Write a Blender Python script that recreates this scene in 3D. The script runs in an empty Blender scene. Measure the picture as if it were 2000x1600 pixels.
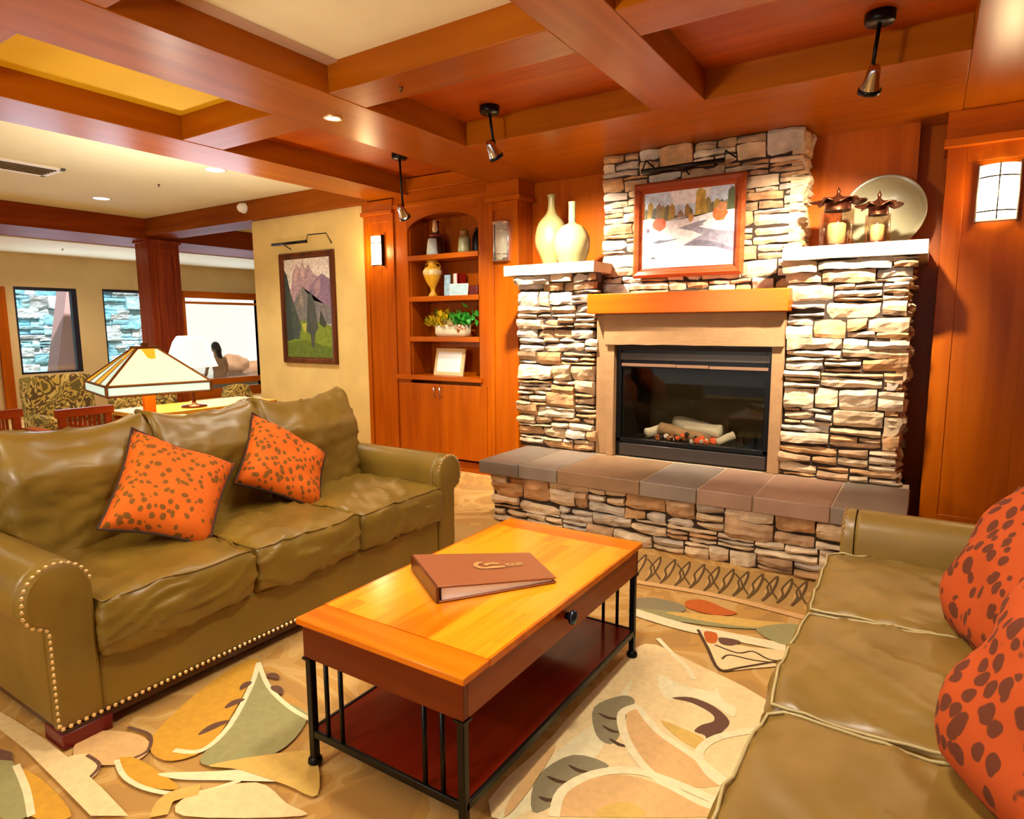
import bpy, bmesh, math, random
from mathutils import Vector, Matrix, noise

scene = bpy.context.scene
col = scene.collection
PI = math.pi
# ------------------------------------------------------------------ camera, world, sun, exposure
CAM_H = 1.42
F_PX = 1251.04
def _cam_axes(yaw=0.57481716, pitch=0.13129122, roll=0.00575296):
    cy, sy, cp, sp = math.cos(yaw), math.sin(yaw), math.cos(pitch), math.sin(pitch)
    f = Vector((-sy*cp, cy*cp, -sp)); r = Vector((cy, sy, 0)); d = f.cross(r)
    cr, sr = math.cos(roll), math.sin(roll)
    return cr*r + sr*d, -sr*r + cr*d, f
AX_R, AX_D, AX_F = _cam_axes()
EYE = Vector((0, 0, CAM_H))
cam = bpy.data.cameras.new('camera'); cam_o = bpy.data.objects.new('camera', cam); col.objects.link(cam_o)
cam.sensor_fit = 'HORIZONTAL'; cam.sensor_width = 36; cam.lens = 36*F_PX/2000
cam.clip_start = .02; cam.clip_end = 200
up = -AX_D; bk = -AX_F
cam_o.matrix_world = Matrix(((AX_R.x, up.x, bk.x, EYE.x), (AX_R.y, up.y, bk.y, EYE.y), (AX_R.z, up.z, bk.z, EYE.z), (0, 0, 0, 1)))
scene.camera = cam_o

vs = scene.view_settings
vs.view_transform = 'Standard'; vs.look = 'None'; vs.gamma = 1; vs.use_curve_mapping = False
vs.exposure = 0.0
scene.cycles.use_denoising = True
scene.cycles.max_bounces = 8
scene.cycles.sample_clamp_indirect = 6

world = bpy.data.worlds.new('sky'); scene.world = world; world.use_nodes = True
bg = world.node_tree.nodes['Background']
bg.inputs[0].default_value = (.82, .86, 1.0, 1); bg.inputs[1].default_value = .4

def light(name, kind, loc, power, color=(1, .86, .66), aim=None, size=.1, angle=60, blend=.5, size_y=None):
    l = bpy.data.lights.new(name, kind); o = bpy.data.objects.new(name, l); col.objects.link(o)
    o.location = loc; l.energy = power; l.color = color
    if kind == 'SPOT': l.spot_size = math.radians(angle); l.spot_blend = blend; l.shadow_soft_size = size
    elif kind == 'AREA':
        l.size = size
        if size_y: l.shape = 'RECTANGLE'; l.size_y = size_y
        else: l.shape = 'DISK'
    elif kind == 'POINT': l.shadow_soft_size = size
    elif kind == 'SUN': l.angle = math.radians(2)
    if aim is not None:
        o.rotation_euler = (Vector(aim)-Vector(loc)).to_track_quat('-Z', 'Y').to_euler()
    return o
WARM = (1, .92, .76)
light('sun', 'SUN', (0, 0, 20), 6.5, (1, .97, .95), aim=(-16, 3, 0))
# track spots over the hearth (the lamps themselves are built further down)
S_RIGHT = Vector((-.285, 3.56, 2.40)); S_LEFT = Vector((-2.46, 3.61, 2.52)); S_CORNER = Vector((-3.78, 4.14, 2.40))
light('track_light', 'SPOT', S_RIGHT+Vector((-.03, .05, -.06)), 430, (1, .89, .72), aim=(-.62, 4.4, 1.72), size=.03, angle=84, blend=.8)
light('track_light', 'SPOT', S_LEFT+Vector((.03, .05, -.06)), 430, (1, .89, .72), aim=(-2.40, 4.4, 1.75), size=.03, angle=96, blend=.8)
light('track_light', 'SPOT', S_CORNER+Vector((0, .05, -.08)), 70, WARM, aim=(-3.9, 4.9, 1.6), size=.03, angle=85, blend=.7)
# ceiling spots over lounge and hall; most are added fill without a fixture
for x, y, p in ((-2.2, 2.1, 50), (-.75, 1.5, 125), (-1.3, 2.3, 40), (-.4, -.8, 30), (1.0, 1.8, 45), (-3.1, 2.83, 45), (-1.6, 3.2, 25)):
    light('downlight', 'SPOT', (x, y, 2.64), p, WARM, aim=(x, y, 0), size=.12, angle=140, blend=.9)
for x, y, p in ((-5.66, 3.70, 95), (-7.94, 3.76, 110), (-7, 1.0, 120), (-10.9, 4.6, 110), (-10.9, 7.6, 110)):
    light('downlight', 'SPOT', (x, y, 2.55), p, WARM, aim=(x, y, 0), size=.12, angle=150, blend=.9)
# soft fill added behind the viewer; no glass wall stands there
light('window_daylight', 'AREA', (-2.0, -2.9, 1.5), 28, (1, .94, .86), aim=(-2.0, 3, 1.3), size=7, size_y=2.4)
light('torchiere', 'AREA', (-2.2, -.9, 1.85), 70, (1, .90, .74), aim=(-2.1, .6, 2.83), size=.5)  # added uplight without a lamp body, brightens the front plaster coffer
# daylight entering by the hall windows
for y, z, sy, sz, p in ((4.73, 1.37, .85, 1.35, 22), (5.98, 1.38, .8, 1.35, 22), (7.8, 1.2, 1.6, 1.6, 45)):
    light('window_daylight', 'AREA', (-11.93, y, z), p, (.62, .78, 1), aim=(-5, y-1.5, z+.2), size=sy, size_y=sz)

# ------------------------------------------------------------------ pixel helpers (photo frame 2000 x 1600)
def ray(px, py): return AX_R*((px-1000)/F_PX) + AX_D*((py-800)/F_PX) + AX_F
def at_x(px, py, X): r = ray(px, py); return EYE + r*(X/r.x)
def at_y(px, py, Y): r = ray(px, py); return EYE + r*(Y/r.y)
def at_z(px, py, Z): r = ray(px, py); return EYE + r*((Z-CAM_H)/r.z)

# ------------------------------------------------------------------ materials
def srgb(r, g, b):
    f = lambda c: (c/255/12.92) if c <= 10 else ((c/255+.055)/1.055)**2.4
    return (f(r), f(g), f(b), 1)
MATS = {}
def mat(name, color, rough=.5, metal=0, bump=0, bscale=30, spec=.5, emit=None, estr=0, var=0, vscale=6, trans=0, coat=0):
    if name in MATS: return MATS[name]
    m = bpy.data.materials.new(name); m.use_nodes = True; nt = m.node_tree; N = nt.nodes; L = nt.links
    p = N['Principled BSDF']
    c = color if len(color) == 4 else (*color, 1)
    p.inputs['Base Color'].default_value = c; p.inputs['Roughness'].default_value = rough
    p.inputs['Metallic'].default_value = metal; p.inputs['Specular IOR Level'].default_value = spec
    p.inputs['Transmission Weight'].default_value = trans; p.inputs['Coat Weight'].default_value = coat
    if emit: p.inputs['Emission Color'].default_value = (*emit[:3], 1); p.inputs['Emission Strength'].default_value = estr
    if bump or var:
        tc = N.new('ShaderNodeTexCoord')
    if var:
        n = N.new('ShaderNodeTexNoise'); n.inputs['Scale'].default_value = vscale; n.inputs['Detail'].default_value = 5
        L.new(tc.outputs['Object'], n.inputs['Vector'])
        r = N.new('ShaderNodeValToRGB'); r.color_ramp.elements[0].position = .3; r.color_ramp.elements[1].position = .7
        r.color_ramp.elements[0].color = tuple(x*(1-var) for x in c[:3])+(1,)
        r.color_ramp.elements[1].color = tuple(min(1, x*(1+var)) for x in c[:3])+(1,)
        L.new(n.outputs['Fac'], r.inputs['Fac']); L.new(r.outputs['Color'], p.inputs['Base Color'])
    if bump:
        n2 = N.new('ShaderNodeTexNoise'); n2.inputs['Scale'].default_value = bscale; n2.inputs['Detail'].default_value = 6
        L.new(tc.outputs['Object'], n2.inputs['Vector'])
        b = N.new('ShaderNodeBump'); b.inputs['Strength'].default_value = bump; b.inputs['Distance'].default_value = .01
        L.new(n2.outputs['Fac'], b.inputs['Height']); L.new(b.outputs['Normal'], p.inputs['Normal'])
    MATS[name] = m; return m
def wood(name, c1, c2, axis='x', rough=.32, scale=1.0, spec=.2, blocks=0):
    if name in MATS: return MATS[name]
    m = bpy.data.materials.new(name); m.use_nodes = True; nt = m.node_tree; N = nt.nodes; L = nt.links
    p = N['Principled BSDF']; p.inputs['Roughness'].default_value = rough; p.inputs['Specular IOR Level'].default_value = spec
    tc = N.new('ShaderNodeTexCoord'); mp = N.new('ShaderNodeMapping'); L.new(tc.outputs['Object'], mp.inputs['Vector'])
    s = [14*scale]*3; s['xyz'.index(axis)] = .9*scale; mp.inputs['Scale'].default_value = s
    n = N.new('ShaderNodeTexNoise'); n.inputs['Scale'].default_value = 1; n.inputs['Detail'].default_value = 7; n.inputs['Distortion'].default_value = .6
    L.new(mp.outputs['Vector'], n.inputs['Vector'])
    mp2 = N.new('ShaderNodeMapping'); L.new(tc.outputs['Object'], mp2.inputs['Vector'])
    s2 = [2.2*scale]*3; s2['xyz'.index(axis)] = .6*scale; mp2.inputs['Scale'].default_value = s2
    n2 = N.new('ShaderNodeTexNoise'); n2.inputs['Scale'].default_value = 1; n2.inputs['Detail'].default_value = 3
    L.new(mp2.outputs['Vector'], n2.inputs['Vector'])
    mx = N.new('ShaderNodeMath'); mx.operation = 'ADD'; L.new(n.outputs['Fac'], mx.inputs[0]); L.new(n2.outputs['Fac'], mx.inputs[1])
    last = mx
    if blocks:
        br = N.new('ShaderNodeTexBrick'); br.inputs['Scale'].default_value = 1
        mp3 = N.new('ShaderNodeMapping'); mp3.inputs['Rotation'].default_value = (0, 0, PI/2); mp3.inputs['Scale'].default_value = (1, 1, 1)
        L.new(tc.outputs['Object'], mp3.inputs['Vector']); L.new(mp3.outputs['Vector'], br.inputs['Vector'])
        br.inputs['Brick Width'].default_value = .42; br.inputs['Row Height'].default_value = .055; br.inputs['Mortar Size'].default_value = .0
        br.inputs['Color1'].default_value = (0, 0, 0, 1); br.inputs['Color2'].default_value = (1, 1, 1, 1)
        ma = N.new('ShaderNodeMath'); ma.operation = 'MULTIPLY_ADD'; ma.inputs[1].default_value = blocks
        L.new(br.outputs['Color'], ma.inputs[0]); L.new(mx.outputs[0], ma.inputs[2]); last = ma
    r = N.new('ShaderNodeValToRGB'); r.color_ramp.elements[0].position = .38; r.color_ramp.elements[1].position = .64
    r.color_ramp.elements[0].color = c1; r.color_ramp.elements[1].color = c2
    hv = N.new('ShaderNodeMath'); hv.operation = 'MULTIPLY'; hv.inputs[1].default_value = .5
    L.new(last.outputs[0], hv.inputs[0]); L.new(hv.outputs[0], r.inputs['Fac'])
    L.new(r.outputs['Color'], p.inputs['Base Color'])
    MATS[name] = m; return m
WD1, WD2 = srgb(158, 70, 0), srgb(190, 94, 2)
W_X = wood('oak_x', WD1, WD2, 'x'); W_Y = wood('oak_y', WD1, WD2, 'y'); W_Z = wood('oak_z', WD1, WD2, 'z')
W_BX = wood('beam_oak_x', srgb(148, 74, 2), srgb(176, 96, 6), 'x', .3); W_BY = wood('beam_oak_y', srgb(148, 74, 2), srgb(176, 96, 6), 'y', .3)
W_DARK = wood('dark_oak', srgb(88, 26, 6), srgb(128, 44, 10), 'z')
W_MANTEL = wood('mantel_oak', srgb(180, 76, 2), srgb(202, 92, 6), 'x', .3)
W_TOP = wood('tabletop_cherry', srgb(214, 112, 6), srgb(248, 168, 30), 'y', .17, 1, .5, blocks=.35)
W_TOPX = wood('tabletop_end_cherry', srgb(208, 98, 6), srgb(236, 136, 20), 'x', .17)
W_APR = wood('apron_cherry', srgb(88, 26, 4), srgb(118, 42, 8), 'x', .22); W_APRY = wood('apron_cherry_y', srgb(124, 48, 4), srgb(158, 66, 8), 'y', .22)  # end aprons get a darker base, their shade put into the colour
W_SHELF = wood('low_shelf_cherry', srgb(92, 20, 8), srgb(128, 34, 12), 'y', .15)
W_RED = mat('foot_mahogany', srgb(110, 14, 18), .3)
PLASTER = mat('ceiling_plaster', srgb(242, 239, 206), .8, var=.03, vscale=2)
YELLOW = mat('ochre_plaster', srgb(232, 190, 14), .7, var=.04, vscale=3)
CREAM = mat('cream_wallpaper', srgb(234, 204, 130), .75, var=.08, vscale=3, bump=.05, bscale=120)
WHITE = mat('white_paint', srgb(245, 243, 238), .5)
BLACK = mat('black_metal', srgb(16, 14, 14), .35, .6)
BLACKM = mat('matte_black', srgb(14, 12, 11), .6)
CHROME = mat('chrome', srgb(225, 225, 230), .12, 1)
BRONZE = mat('bronze', srgb(96, 50, 30), .3, .9)
BRASS = mat('brass_nail', srgb(255, 232, 176), .35, .9)
STONES = [mat('ledgestone_%s' % n, srgb(*c), .85, bump=1.0, bscale=16, var=.32, vscale=8) for n, c in
          (('tan', (206, 176, 136)), ('buff', (220, 196, 162)), ('brown', (180, 144, 106)), ('grey', (192, 176, 156)), ('rust', (190, 144, 96)), ('sand', (212, 184, 148)))]
MORTAR = mat('mortar', srgb(54, 38, 26), .95)
FLAG = mat('flagstone_cap', srgb(236, 222, 190), .75, bump=.3, bscale=25, var=.08, vscale=8)
SLATES = [mat('hearth_slate_%s' % n, srgb(*c), .5, bump=.12, bscale=18, var=.14, vscale=5) for n, c in
          (('grey', (138, 122, 106)), ('rose', (160, 124, 100)), ('brown', (146, 112, 80)), ('dim', (126, 112, 98)))]
SURR = mat('sandstone_surround', srgb(158, 118, 76), .8, bump=.5, bscale=14, var=.10, vscale=7)
def leather(name, c, rough, sc, st):
    m = mat(name, c, rough, var=.14, vscale=4, spec=.55); N = m.node_tree.nodes; L = m.node_tree.links
    tc = next(n for n in N if n.type == 'TEX_COORD'); n = N.new('ShaderNodeTexNoise'); n.noise_type = 'RIDGED_MULTIFRACTAL'
    n.inputs['Scale'].default_value = sc; n.inputs['Detail'].default_value = 3; n.inputs['Distortion'].default_value = .8; n.inputs['Roughness'].default_value = .45
    mp = N.new('ShaderNodeMapping'); mp.inputs['Scale'].default_value = (1, 1.5, 1); mp.inputs['Rotation'].default_value = (0, 0, .5); L.new(tc.outputs['Object'], mp.inputs['Vector']); L.new(mp.outputs[0], n.inputs['Vector'])
    b = N.new('ShaderNodeBump'); b.inputs['Strength'].default_value = st; b.inputs['Distance'].default_value = .012; L.new(n.outputs['Fac'], b.inputs['Height']); L.new(b.outputs['Normal'], N['Principled BSDF'].inputs['Normal']); return m
LEATHER = leather('olive_leather', srgb(132, 104, 36), .36, 3.2, .42)
LEATHER2 = leather('taupe_leather', srgb(138, 108, 48), .35, 2.6, .45)
PIPING = mat('pale_piping', srgb(190, 172, 118), .4)
GLASSM = mat('clear_glass', (1, 1, 1), .02, trans=1)
PAPER = mat('paper', srgb(252, 251, 248), .5)
def pane_mat(name, tint, gloss=.10):
    m = bpy.data.materials.new(name); m.use_nodes = True; N = m.node_tree.nodes; L = m.node_tree.links
    N.remove(N['Principled BSDF']); t = N.new('ShaderNodeBsdfTransparent'); t.inputs[0].default_value = (*tint, 1)
    g = N.new('ShaderNodeBsdfGlossy'); g.inputs['Roughness'].default_value = .02; mx = N.new('ShaderNodeMixShader'); mx.inputs[0].default_value = gloss
    L.new(t.outputs[0], mx.inputs[1]); L.new(g.outputs[0], mx.inputs[2]); L.new(mx.outputs[0], N['Material Output'].inputs[0]); return m
PANE = pane_mat('window_glass', (.92, .98, 1), .05)
FIREGLASS = pane_mat('fire_screen_glass', (.80, .78, .72), .02)
def spotted(name, base, spot, scale=13, thr=.30):
    m = bpy.data.materials.new(name); m.use_nodes = True; N = m.node_tree.nodes; L = m.node_tree.links
    p = N['Principled BSDF']; p.inputs['Roughness'].default_value = .85; p.inputs['Sheen Weight'].default_value = .0
    tc = N.new('ShaderNodeTexCoord'); mp = N.new('ShaderNodeMapping'); mp.inputs['Scale'].default_value = (1, 1, .75)
    nz = N.new('ShaderNodeTexNoise'); nz.inputs['Scale'].default_value = 12; mixv = N.new('ShaderNodeVectorMath'); mixv.operation = 'MULTIPLY_ADD'
    L.new(tc.outputs['Object'], mp.inputs['Vector']); L.new(mp.outputs['Vector'], nz.inputs['Vector'])
    mixv.inputs[1].default_value = (.035, .035, .035); L.new(nz.outputs['Color'], mixv.inputs[0]); L.new(mp.outputs['Vector'], mixv.inputs[2])
    v = N.new('ShaderNodeTexVoronoi'); v.inputs['Scale'].default_value = scale; v.inputs['Randomness'].default_value = .85; L.new(mixv.outputs[0], v.inputs['Vector'])
    r = N.new('ShaderNodeValToRGB'); r.color_ramp.elements[0].position = thr; r.color_ramp.elements[1].position = thr+.05
    r.color_ramp.elements[0].color = spot; r.color_ramp.elements[1].color = base
    L.new(v.outputs['Distance'], r.inputs['Fac']); L.new(r.outputs['Color'], p.inputs['Base Color']); return m
SPOT1 = spotted('orange_spotted_fabric', srgb(228, 104, 0), srgb(132, 80, 6), 33, .36)
SPOT2 = spotted('rust_spotted_fabric', srgb(186, 72, 0), srgb(100, 42, 8), 27, .42)
def patterned(name, cols, scale=7):
    m = bpy.data.materials.new(name); m.use_nodes = True; N = m.node_tree.nodes; L = m.node_tree.links
    p = N['Principled BSDF']; p.inputs['Roughness'].default_value = .9
    tc = N.new('ShaderNodeTexCoord'); n = N.new('ShaderNodeTexNoise'); n.inputs['Scale'].default_value = scale; n.inputs['Distortion'].default_value = 2.2; n.inputs['Detail'].default_value = 2
    L.new(tc.outputs['Object'], n.inputs['Vector']); r = N.new('ShaderNodeValToRGB'); r.color_ramp.interpolation = 'CONSTANT'
    e = r.color_ramp.elements; e[0].color = cols[0]; e[0].position = 0; e[1].color = cols[1]; e[1].position = .42
    for i, c in enumerate(cols[2:]):
        k = e.new(.48+.06*i); k.color = c
    L.new(n.outputs['Fac'], r.inputs['Fac']); L.new(r.outputs['Color'], p.inputs['Base Color']); return m
TAPESTRY = patterned('leaf_tapestry', [srgb(96, 82, 30), srgb(176, 148, 62), srgb(84, 62, 24), srgb(190, 164, 90), srgb(120, 104, 40)], 4)
CARPET = patterned('carpet_wool', [srgb(196, 148, 74), srgb(208, 162, 88), srgb(216, 174, 104), srgb(204, 154, 76), srgb(190, 144, 76)], 1.6)

# ------------------------------------------------------------------ geometry helpers
def box(bm, a, b, mi=0):
    lo = [min(a[i], b[i]) for i in range(3)]; hi = [max(a[i], b[i]) for i in range(3)]
    v = [bm.verts.new((x, y, z)) for x in (lo[0], hi[0]) for y in (lo[1], hi[1]) for z in (lo[2], hi[2])]
    for f in ((0, 1, 3, 2), (4, 6, 7, 5), (0, 4, 5, 1), (2, 3, 7, 6), (0, 2, 6, 4), (1, 5, 7, 3)):
        bm.faces.new([v[i] for i in f]).material_index = mi
    return v
def B(*boxes):
    bm = bmesh.new()
    for b in boxes: box(bm, b[0], b[1], b[2] if len(b) > 2 else 0)
    return bm
def lathe(bm, prof, c=(0, 0, 0), n=28, mi=0):
    rings = []
    for r, z in prof:
        if r < 1e-5: rings.append([bm.verts.new((c[0], c[1], c[2]+z))])
        else: rings.append([bm.verts.new((c[0]+r*math.cos(2*PI*k/n), c[1]+r*math.sin(2*PI*k/n), c[2]+z)) for k in range(n)])
    for a, b in zip(rings, rings[1:]):
        for k in range(n):
            q = [a[k % len(a)], a[(k+1) % len(a)], b[(k+1) % len(b)], b[k % len(b)]]
            u = []
            for w in q:
                if w not in u: u.append(w)
            if len(u) > 2: bm.faces.new(u).material_index = mi
    return bm
def LATHE(prof, c=(0, 0, 0), n=28):
    return lathe(bmesh.new(), prof, c, n)
def tube(bm, pts, r, n=10, closed=False, mi=0):
    pts = [Vector(p) for p in pts]; m = len(pts); rings = []
    for i, p in enumerate(pts):
        a = pts[(i-1) % m] if (closed or i) else p; b = pts[(i+1) % m] if (closed or i < m-1) else p
        t = (b-a).normalized(); u = t.cross(Vector((0, 0, 1)))
        if u.length < .05: u = t.cross(Vector((1, 0, 0)))
        u.normalize(); w = t.cross(u); rr = r[i] if isinstance(r, (list, tuple)) else r
        rings.append([bm.verts.new(p+(u*math.cos(2*PI*k/n)+w*math.sin(2*PI*k/n))*rr) for k in range(n)])
    for i in range(m if closed else m-1):
        a, b = rings[i], rings[(i+1) % m]
        for k in range(n): bm.faces.new((a[k], a[(k+1) % n], b[(k+1) % n], b[k])).material_index = mi
    if not closed:
        bm.faces.new(rings[0][::-1]).material_index = mi; bm.faces.new(rings[-1]).material_index = mi
    return bm
def TUBE(pts, r, n=10, closed=False): return tube(bmesh.new(), pts, r, n, closed)
def prism(bm, pts2, axis, a, b, mi=0):
    """polygon in the two other axes, extruded along axis from a to b"""
    def P(u, v, w): return {'x': (w, u, v), 'y': (u, w, v), 'z': (u, v, w)}[axis]
    A = [bm.verts.new(P(u, v, a)) for u, v in pts2]; C = [bm.verts.new(P(u, v, b)) for u, v in pts2]
    n = len(pts2)
    for i in range(n): bm.faces.new((A[i], A[(i+1) % n], C[(i+1) % n], C[i])).material_index = mi
    bm.faces.new(A[::-1]).material_index = mi; bm.faces.new(C).material_index = mi
    return bm
def PRISM(pts, axis, a, b): return prism(bmesh.new(), pts, axis, a, b)
def wloc(o):
    p = Vector((0, 0, 0))
    while o is not None: p += o.location; o = o.parent
    return p
def obj(name, bm, mats, parent=None, smooth=False, bevel=0, sub=0):
    bmesh.ops.recalc_face_normals(bm, faces=bm.faces)
    if parent is not None:
        bmesh.ops.translate(bm, vec=-wloc(parent), verts=bm.verts)
    me = bpy.data.meshes.new(name); bm.to_mesh(me); bm.free()
    for m in (mats if isinstance(mats, (list, tuple)) else [mats]): me.materials.append(m)
    if smooth or bevel: me.polygons.foreach_set('use_smooth', [True]*len(me.polygons))
    if bevel and not smooth: me.set_sharp_from_angle(angle=math.radians(32))
    o = bpy.data.objects.new(name, me); col.objects.link(o)
    if parent is not None: o.parent = parent
    if bevel:
        b = o.modifiers.new('bevel', 'BEVEL'); b.width = bevel; b.segments = 2; b.limit_method = 'ANGLE'; b.angle_limit = math.radians(50)
    if sub:
        s = o.modifiers.new('sub', 'SUBSURF'); s.levels = sub; s.render_levels = sub
    return o
def thing(name, label, cat, loc=(0, 0, 0), group=None):
    o = bpy.data.objects.new(name, None); col.objects.link(o); o.location = loc; o.empty_display_size = .1
    o['label'] = label; o['category'] = cat
    if group: o['group'] = group
    return o
def tag(o, label, cat, group=None, kind=None):
    if label: o['label'] = label
    if cat: o['category'] = cat
    if group: o['group'] = group
    if kind: o['kind'] = kind
    return o
def struct(name, bm, m, parent=None, bevel=0, smooth=False, label=None, cat=None):
    o = obj(name, bm, m, parent, smooth, bevel)
    if parent is None:
        o['kind'] = 'structure'; o['label'] = label or name.replace('_', ' '); o['category'] = cat or 'room'
    return o
def shifted(bm, M): bmesh.ops.transform(bm, matrix=M, verts=bm.verts); return bm
def pad_point(p, size, puff, e, wr, seed):
    sx, sy, sz = (q/2 for q in size); x, y, z = p
    k = (abs(x)**e+abs(y)**e+abs(z)**e)**(1/e)
    q = Vector((x/k, y/k, z/k)).lerp(Vector((x, y, z)), .62)
    if sz <= min(sx, sy): q.z *= 1-puff+puff*(max(0, 1-x*x)*max(0, 1-y*y))**.35*1.6
    if sx < min(sy, sz): q.x *= 1-puff+puff*(max(0, 1-y*y)*max(0, 1-z*z))**.35*1.6
    p = Vector((q.x*sx, q.y*sy, q.z*sz))
    if wr:
        d = noise.fractal(p*4+Vector((seed*7.3, 0, 0)), 1, 2, 3)*wr
        w_ = p+noise.noise_vector(p*3+Vector((seed, 0, 0)))*.10; rid = 1-abs(noise.noise(Vector((w_.x*6+w_.y*5, w_.y*4-w_.z*13+w_.x*4, seed*3.1))))*2.2
        d += max(0, rid)**4*wr*1.1
        p += Vector((p.x/sx**2, p.y/sy**2, p.z/sz**2)).normalized()*d
    return p
def pad(size, puff=.25, n=10, e=4.0, wr=.0, seed=0, c=(0, 0, 0)):
    """upholstered cushion: rounded block with bulging faces"""
    bm = bmesh.new(); bmesh.ops.create_cube(bm, size=2)
    bmesh.ops.subdivide_edges(bm, edges=bm.edges[:], cuts=n, use_grid_fill=True)
    for v in bm.verts: v.co = pad_point(v.co, size, puff, e, wr, seed)+Vector(c)
    return bm
def pad_edge(size, puff, e, wr, seed, c, k=14):
    """welt line round the front of the cushion along its upper edge"""
    sq = [(-.6+1.6*i/k, -1, 1) for i in range(k)]+[(1, -1+2*i/k, 1) for i in range(k+1)]+[(1-1.6*i/k, 1, 1) for i in range(1, k+1)]
    out = []
    for q in sq:
        p = pad_point(Vector(q), size, puff, e, wr, seed); o = Vector((max(0, q[0])*.5, q[1]*.5, .6)).normalized(); out.append(p+o*.003+Vector(c))
    return out
def pillow(corners, T=.09, n=14, pinch=.10):
    """throw pillow between four corner points given in order around"""
    a, b, c, d = (Vector(p) for p in corners); nr = (c-a).cross(d-b).normalized()
    bm = bmesh.new(); G = []
    for s in (1, -1):
        g = []
        for i in range(n+1):
            row = []
            for j in range(n+1):
                u, v = -1+2*i/n, -1+2*j/n
                u2 = u*(1-pinch*(1-v*v)); v2 = v*(1-pinch*(1-u*u))
                f, h = (u2+1)/2, (v2+1)/2
                p = a.lerp(b, f).lerp(d.lerp(c, f), h)
                t = T*((1-u**4)*(1-v**4))**.55
                p = p+nr*(s*(t+T*.22*noise.noise(p*9)*min(1, t/T*1.5)))
                edge = i in (0, n) or j in (0, n)
                row.append(G[0][i][j] if (s == -1 and edge) else bm.verts.new(p))
            g.append(row)
        G.append(g)
        for i in range(n):
            for j in range(n):
                q = [g[i][j], g[i+1][j], g[i+1][j+1], g[i][j+1]]
                bm.faces.new(q if s == 1 else q[::-1])
    return bm
def stone_course(bm, x0, x1, z0, z1, yf, seed, prot=.042, depth=.07, hb=(.075, .13), wb=(.15, .36), nm=6, face='-y', jag=.012):
    R = random.Random(seed)
    def one(a, b, c, d):
        g = .0055; a += g; b -= g; c += g; d -= g
        if b-a < .02 or d-c < .012: return
        nx = max(2, int((b-a)/.035)); nz = max(2, int((d-c)/.022)); p = R.uniform(0, prot); mi = R.randrange(nm); sd = R.uniform(0, 99)
        tl, tr, bl, br = (R.uniform(-jag, jag)*min(1, (d-c)/.05) for _ in range(4)); slope = R.uniform(-.3, .5)*(d-c)
        F = []
        for i in range(nx+1):
            u = i/nx; r = []
            for j in range(nz+1):
                w = j/nz; x = a+(b-a)*u; zb = c+bl+(br-bl)*u; zt = d+tl+(tr-tl)*u; z = zb+(zt-zb)*w
                e = noise.fractal(Vector((x*9+sd, z*16, sd)), 1, 2, 3)*.020
                edge = min(u, 1-u)*(b-a)/.016, min(w, 1-w)*(d-c)/.012
                rec = .014*(max(0, 1-edge[0])+max(0, 1-edge[1]))
                z += noise.noise(Vector((x*14, w*3+sd, 5)))*.010; x += noise.noise(Vector((z*17, sd, u*3)))*.006
                r.append((x, yf-p-e-slope*(w-.5)+rec, z))
            F.append(r)
        V = [[bm.verts.new(q) for q in r] for r in F]
        for i in range(nx):
            for j in range(nz):
                bm.faces.new((V[i][j], V[i+1][j], V[i+1][j+1], V[i][j+1])).material_index = mi
        ring = [V[i][0] for i in range(nx+1)]+[V[nx][j] for j in range(1, nz+1)]+[V[i][nz] for i in range(nx-1, -1, -1)]+[V[0][j] for j in range(nz-1, 0, -1)]
        back = [bm.verts.new((q.co.x, yf+depth, q.co.z)) for q in ring]; m = len(ring)
        for k in range(m): bm.faces.new((ring[k], back[k], back[(k+1) % m], ring[(k+1) % m])).material_index = mi
    z = z0
    while z < z1-.01:
        h = R.uniform(*hb); h = h if z+h < z1-.05 else z1-z
        x = x0+R.uniform(-.015, .015)
        while x < x1-.01:
            w = R.uniform(*wb); last = x+w > x1-.09
            w = x1-x+R.uniform(-.02, .02) if last else w
            k = R.choice((1, 2, 2, 3)) if h > .085 else R.choice((1, 1, 2))
            cuts = sorted(R.uniform(.25, .75) for _ in range(k-1)); cuts = [0]+cuts+[1]
            if k == 3: cuts = [0, R.uniform(.25, .4), R.uniform(.6, .75), 1]
            for q in range(k):
                c, d = z+h*cuts[q], z+h*cuts[q+1]
                if w > .24 and R.random() < .5:
                    m = x+w*R.uniform(.3, .7); one(x, m, c, d); one(m, x+w, c, d)
                else: one(x, x+w, c, d)
            x += w
            if last: break
        z += h
    return bm

# ================================================================== ROOM SHELL
ZB, ZC, ZP = 2.67, 2.83, 2.87
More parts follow.
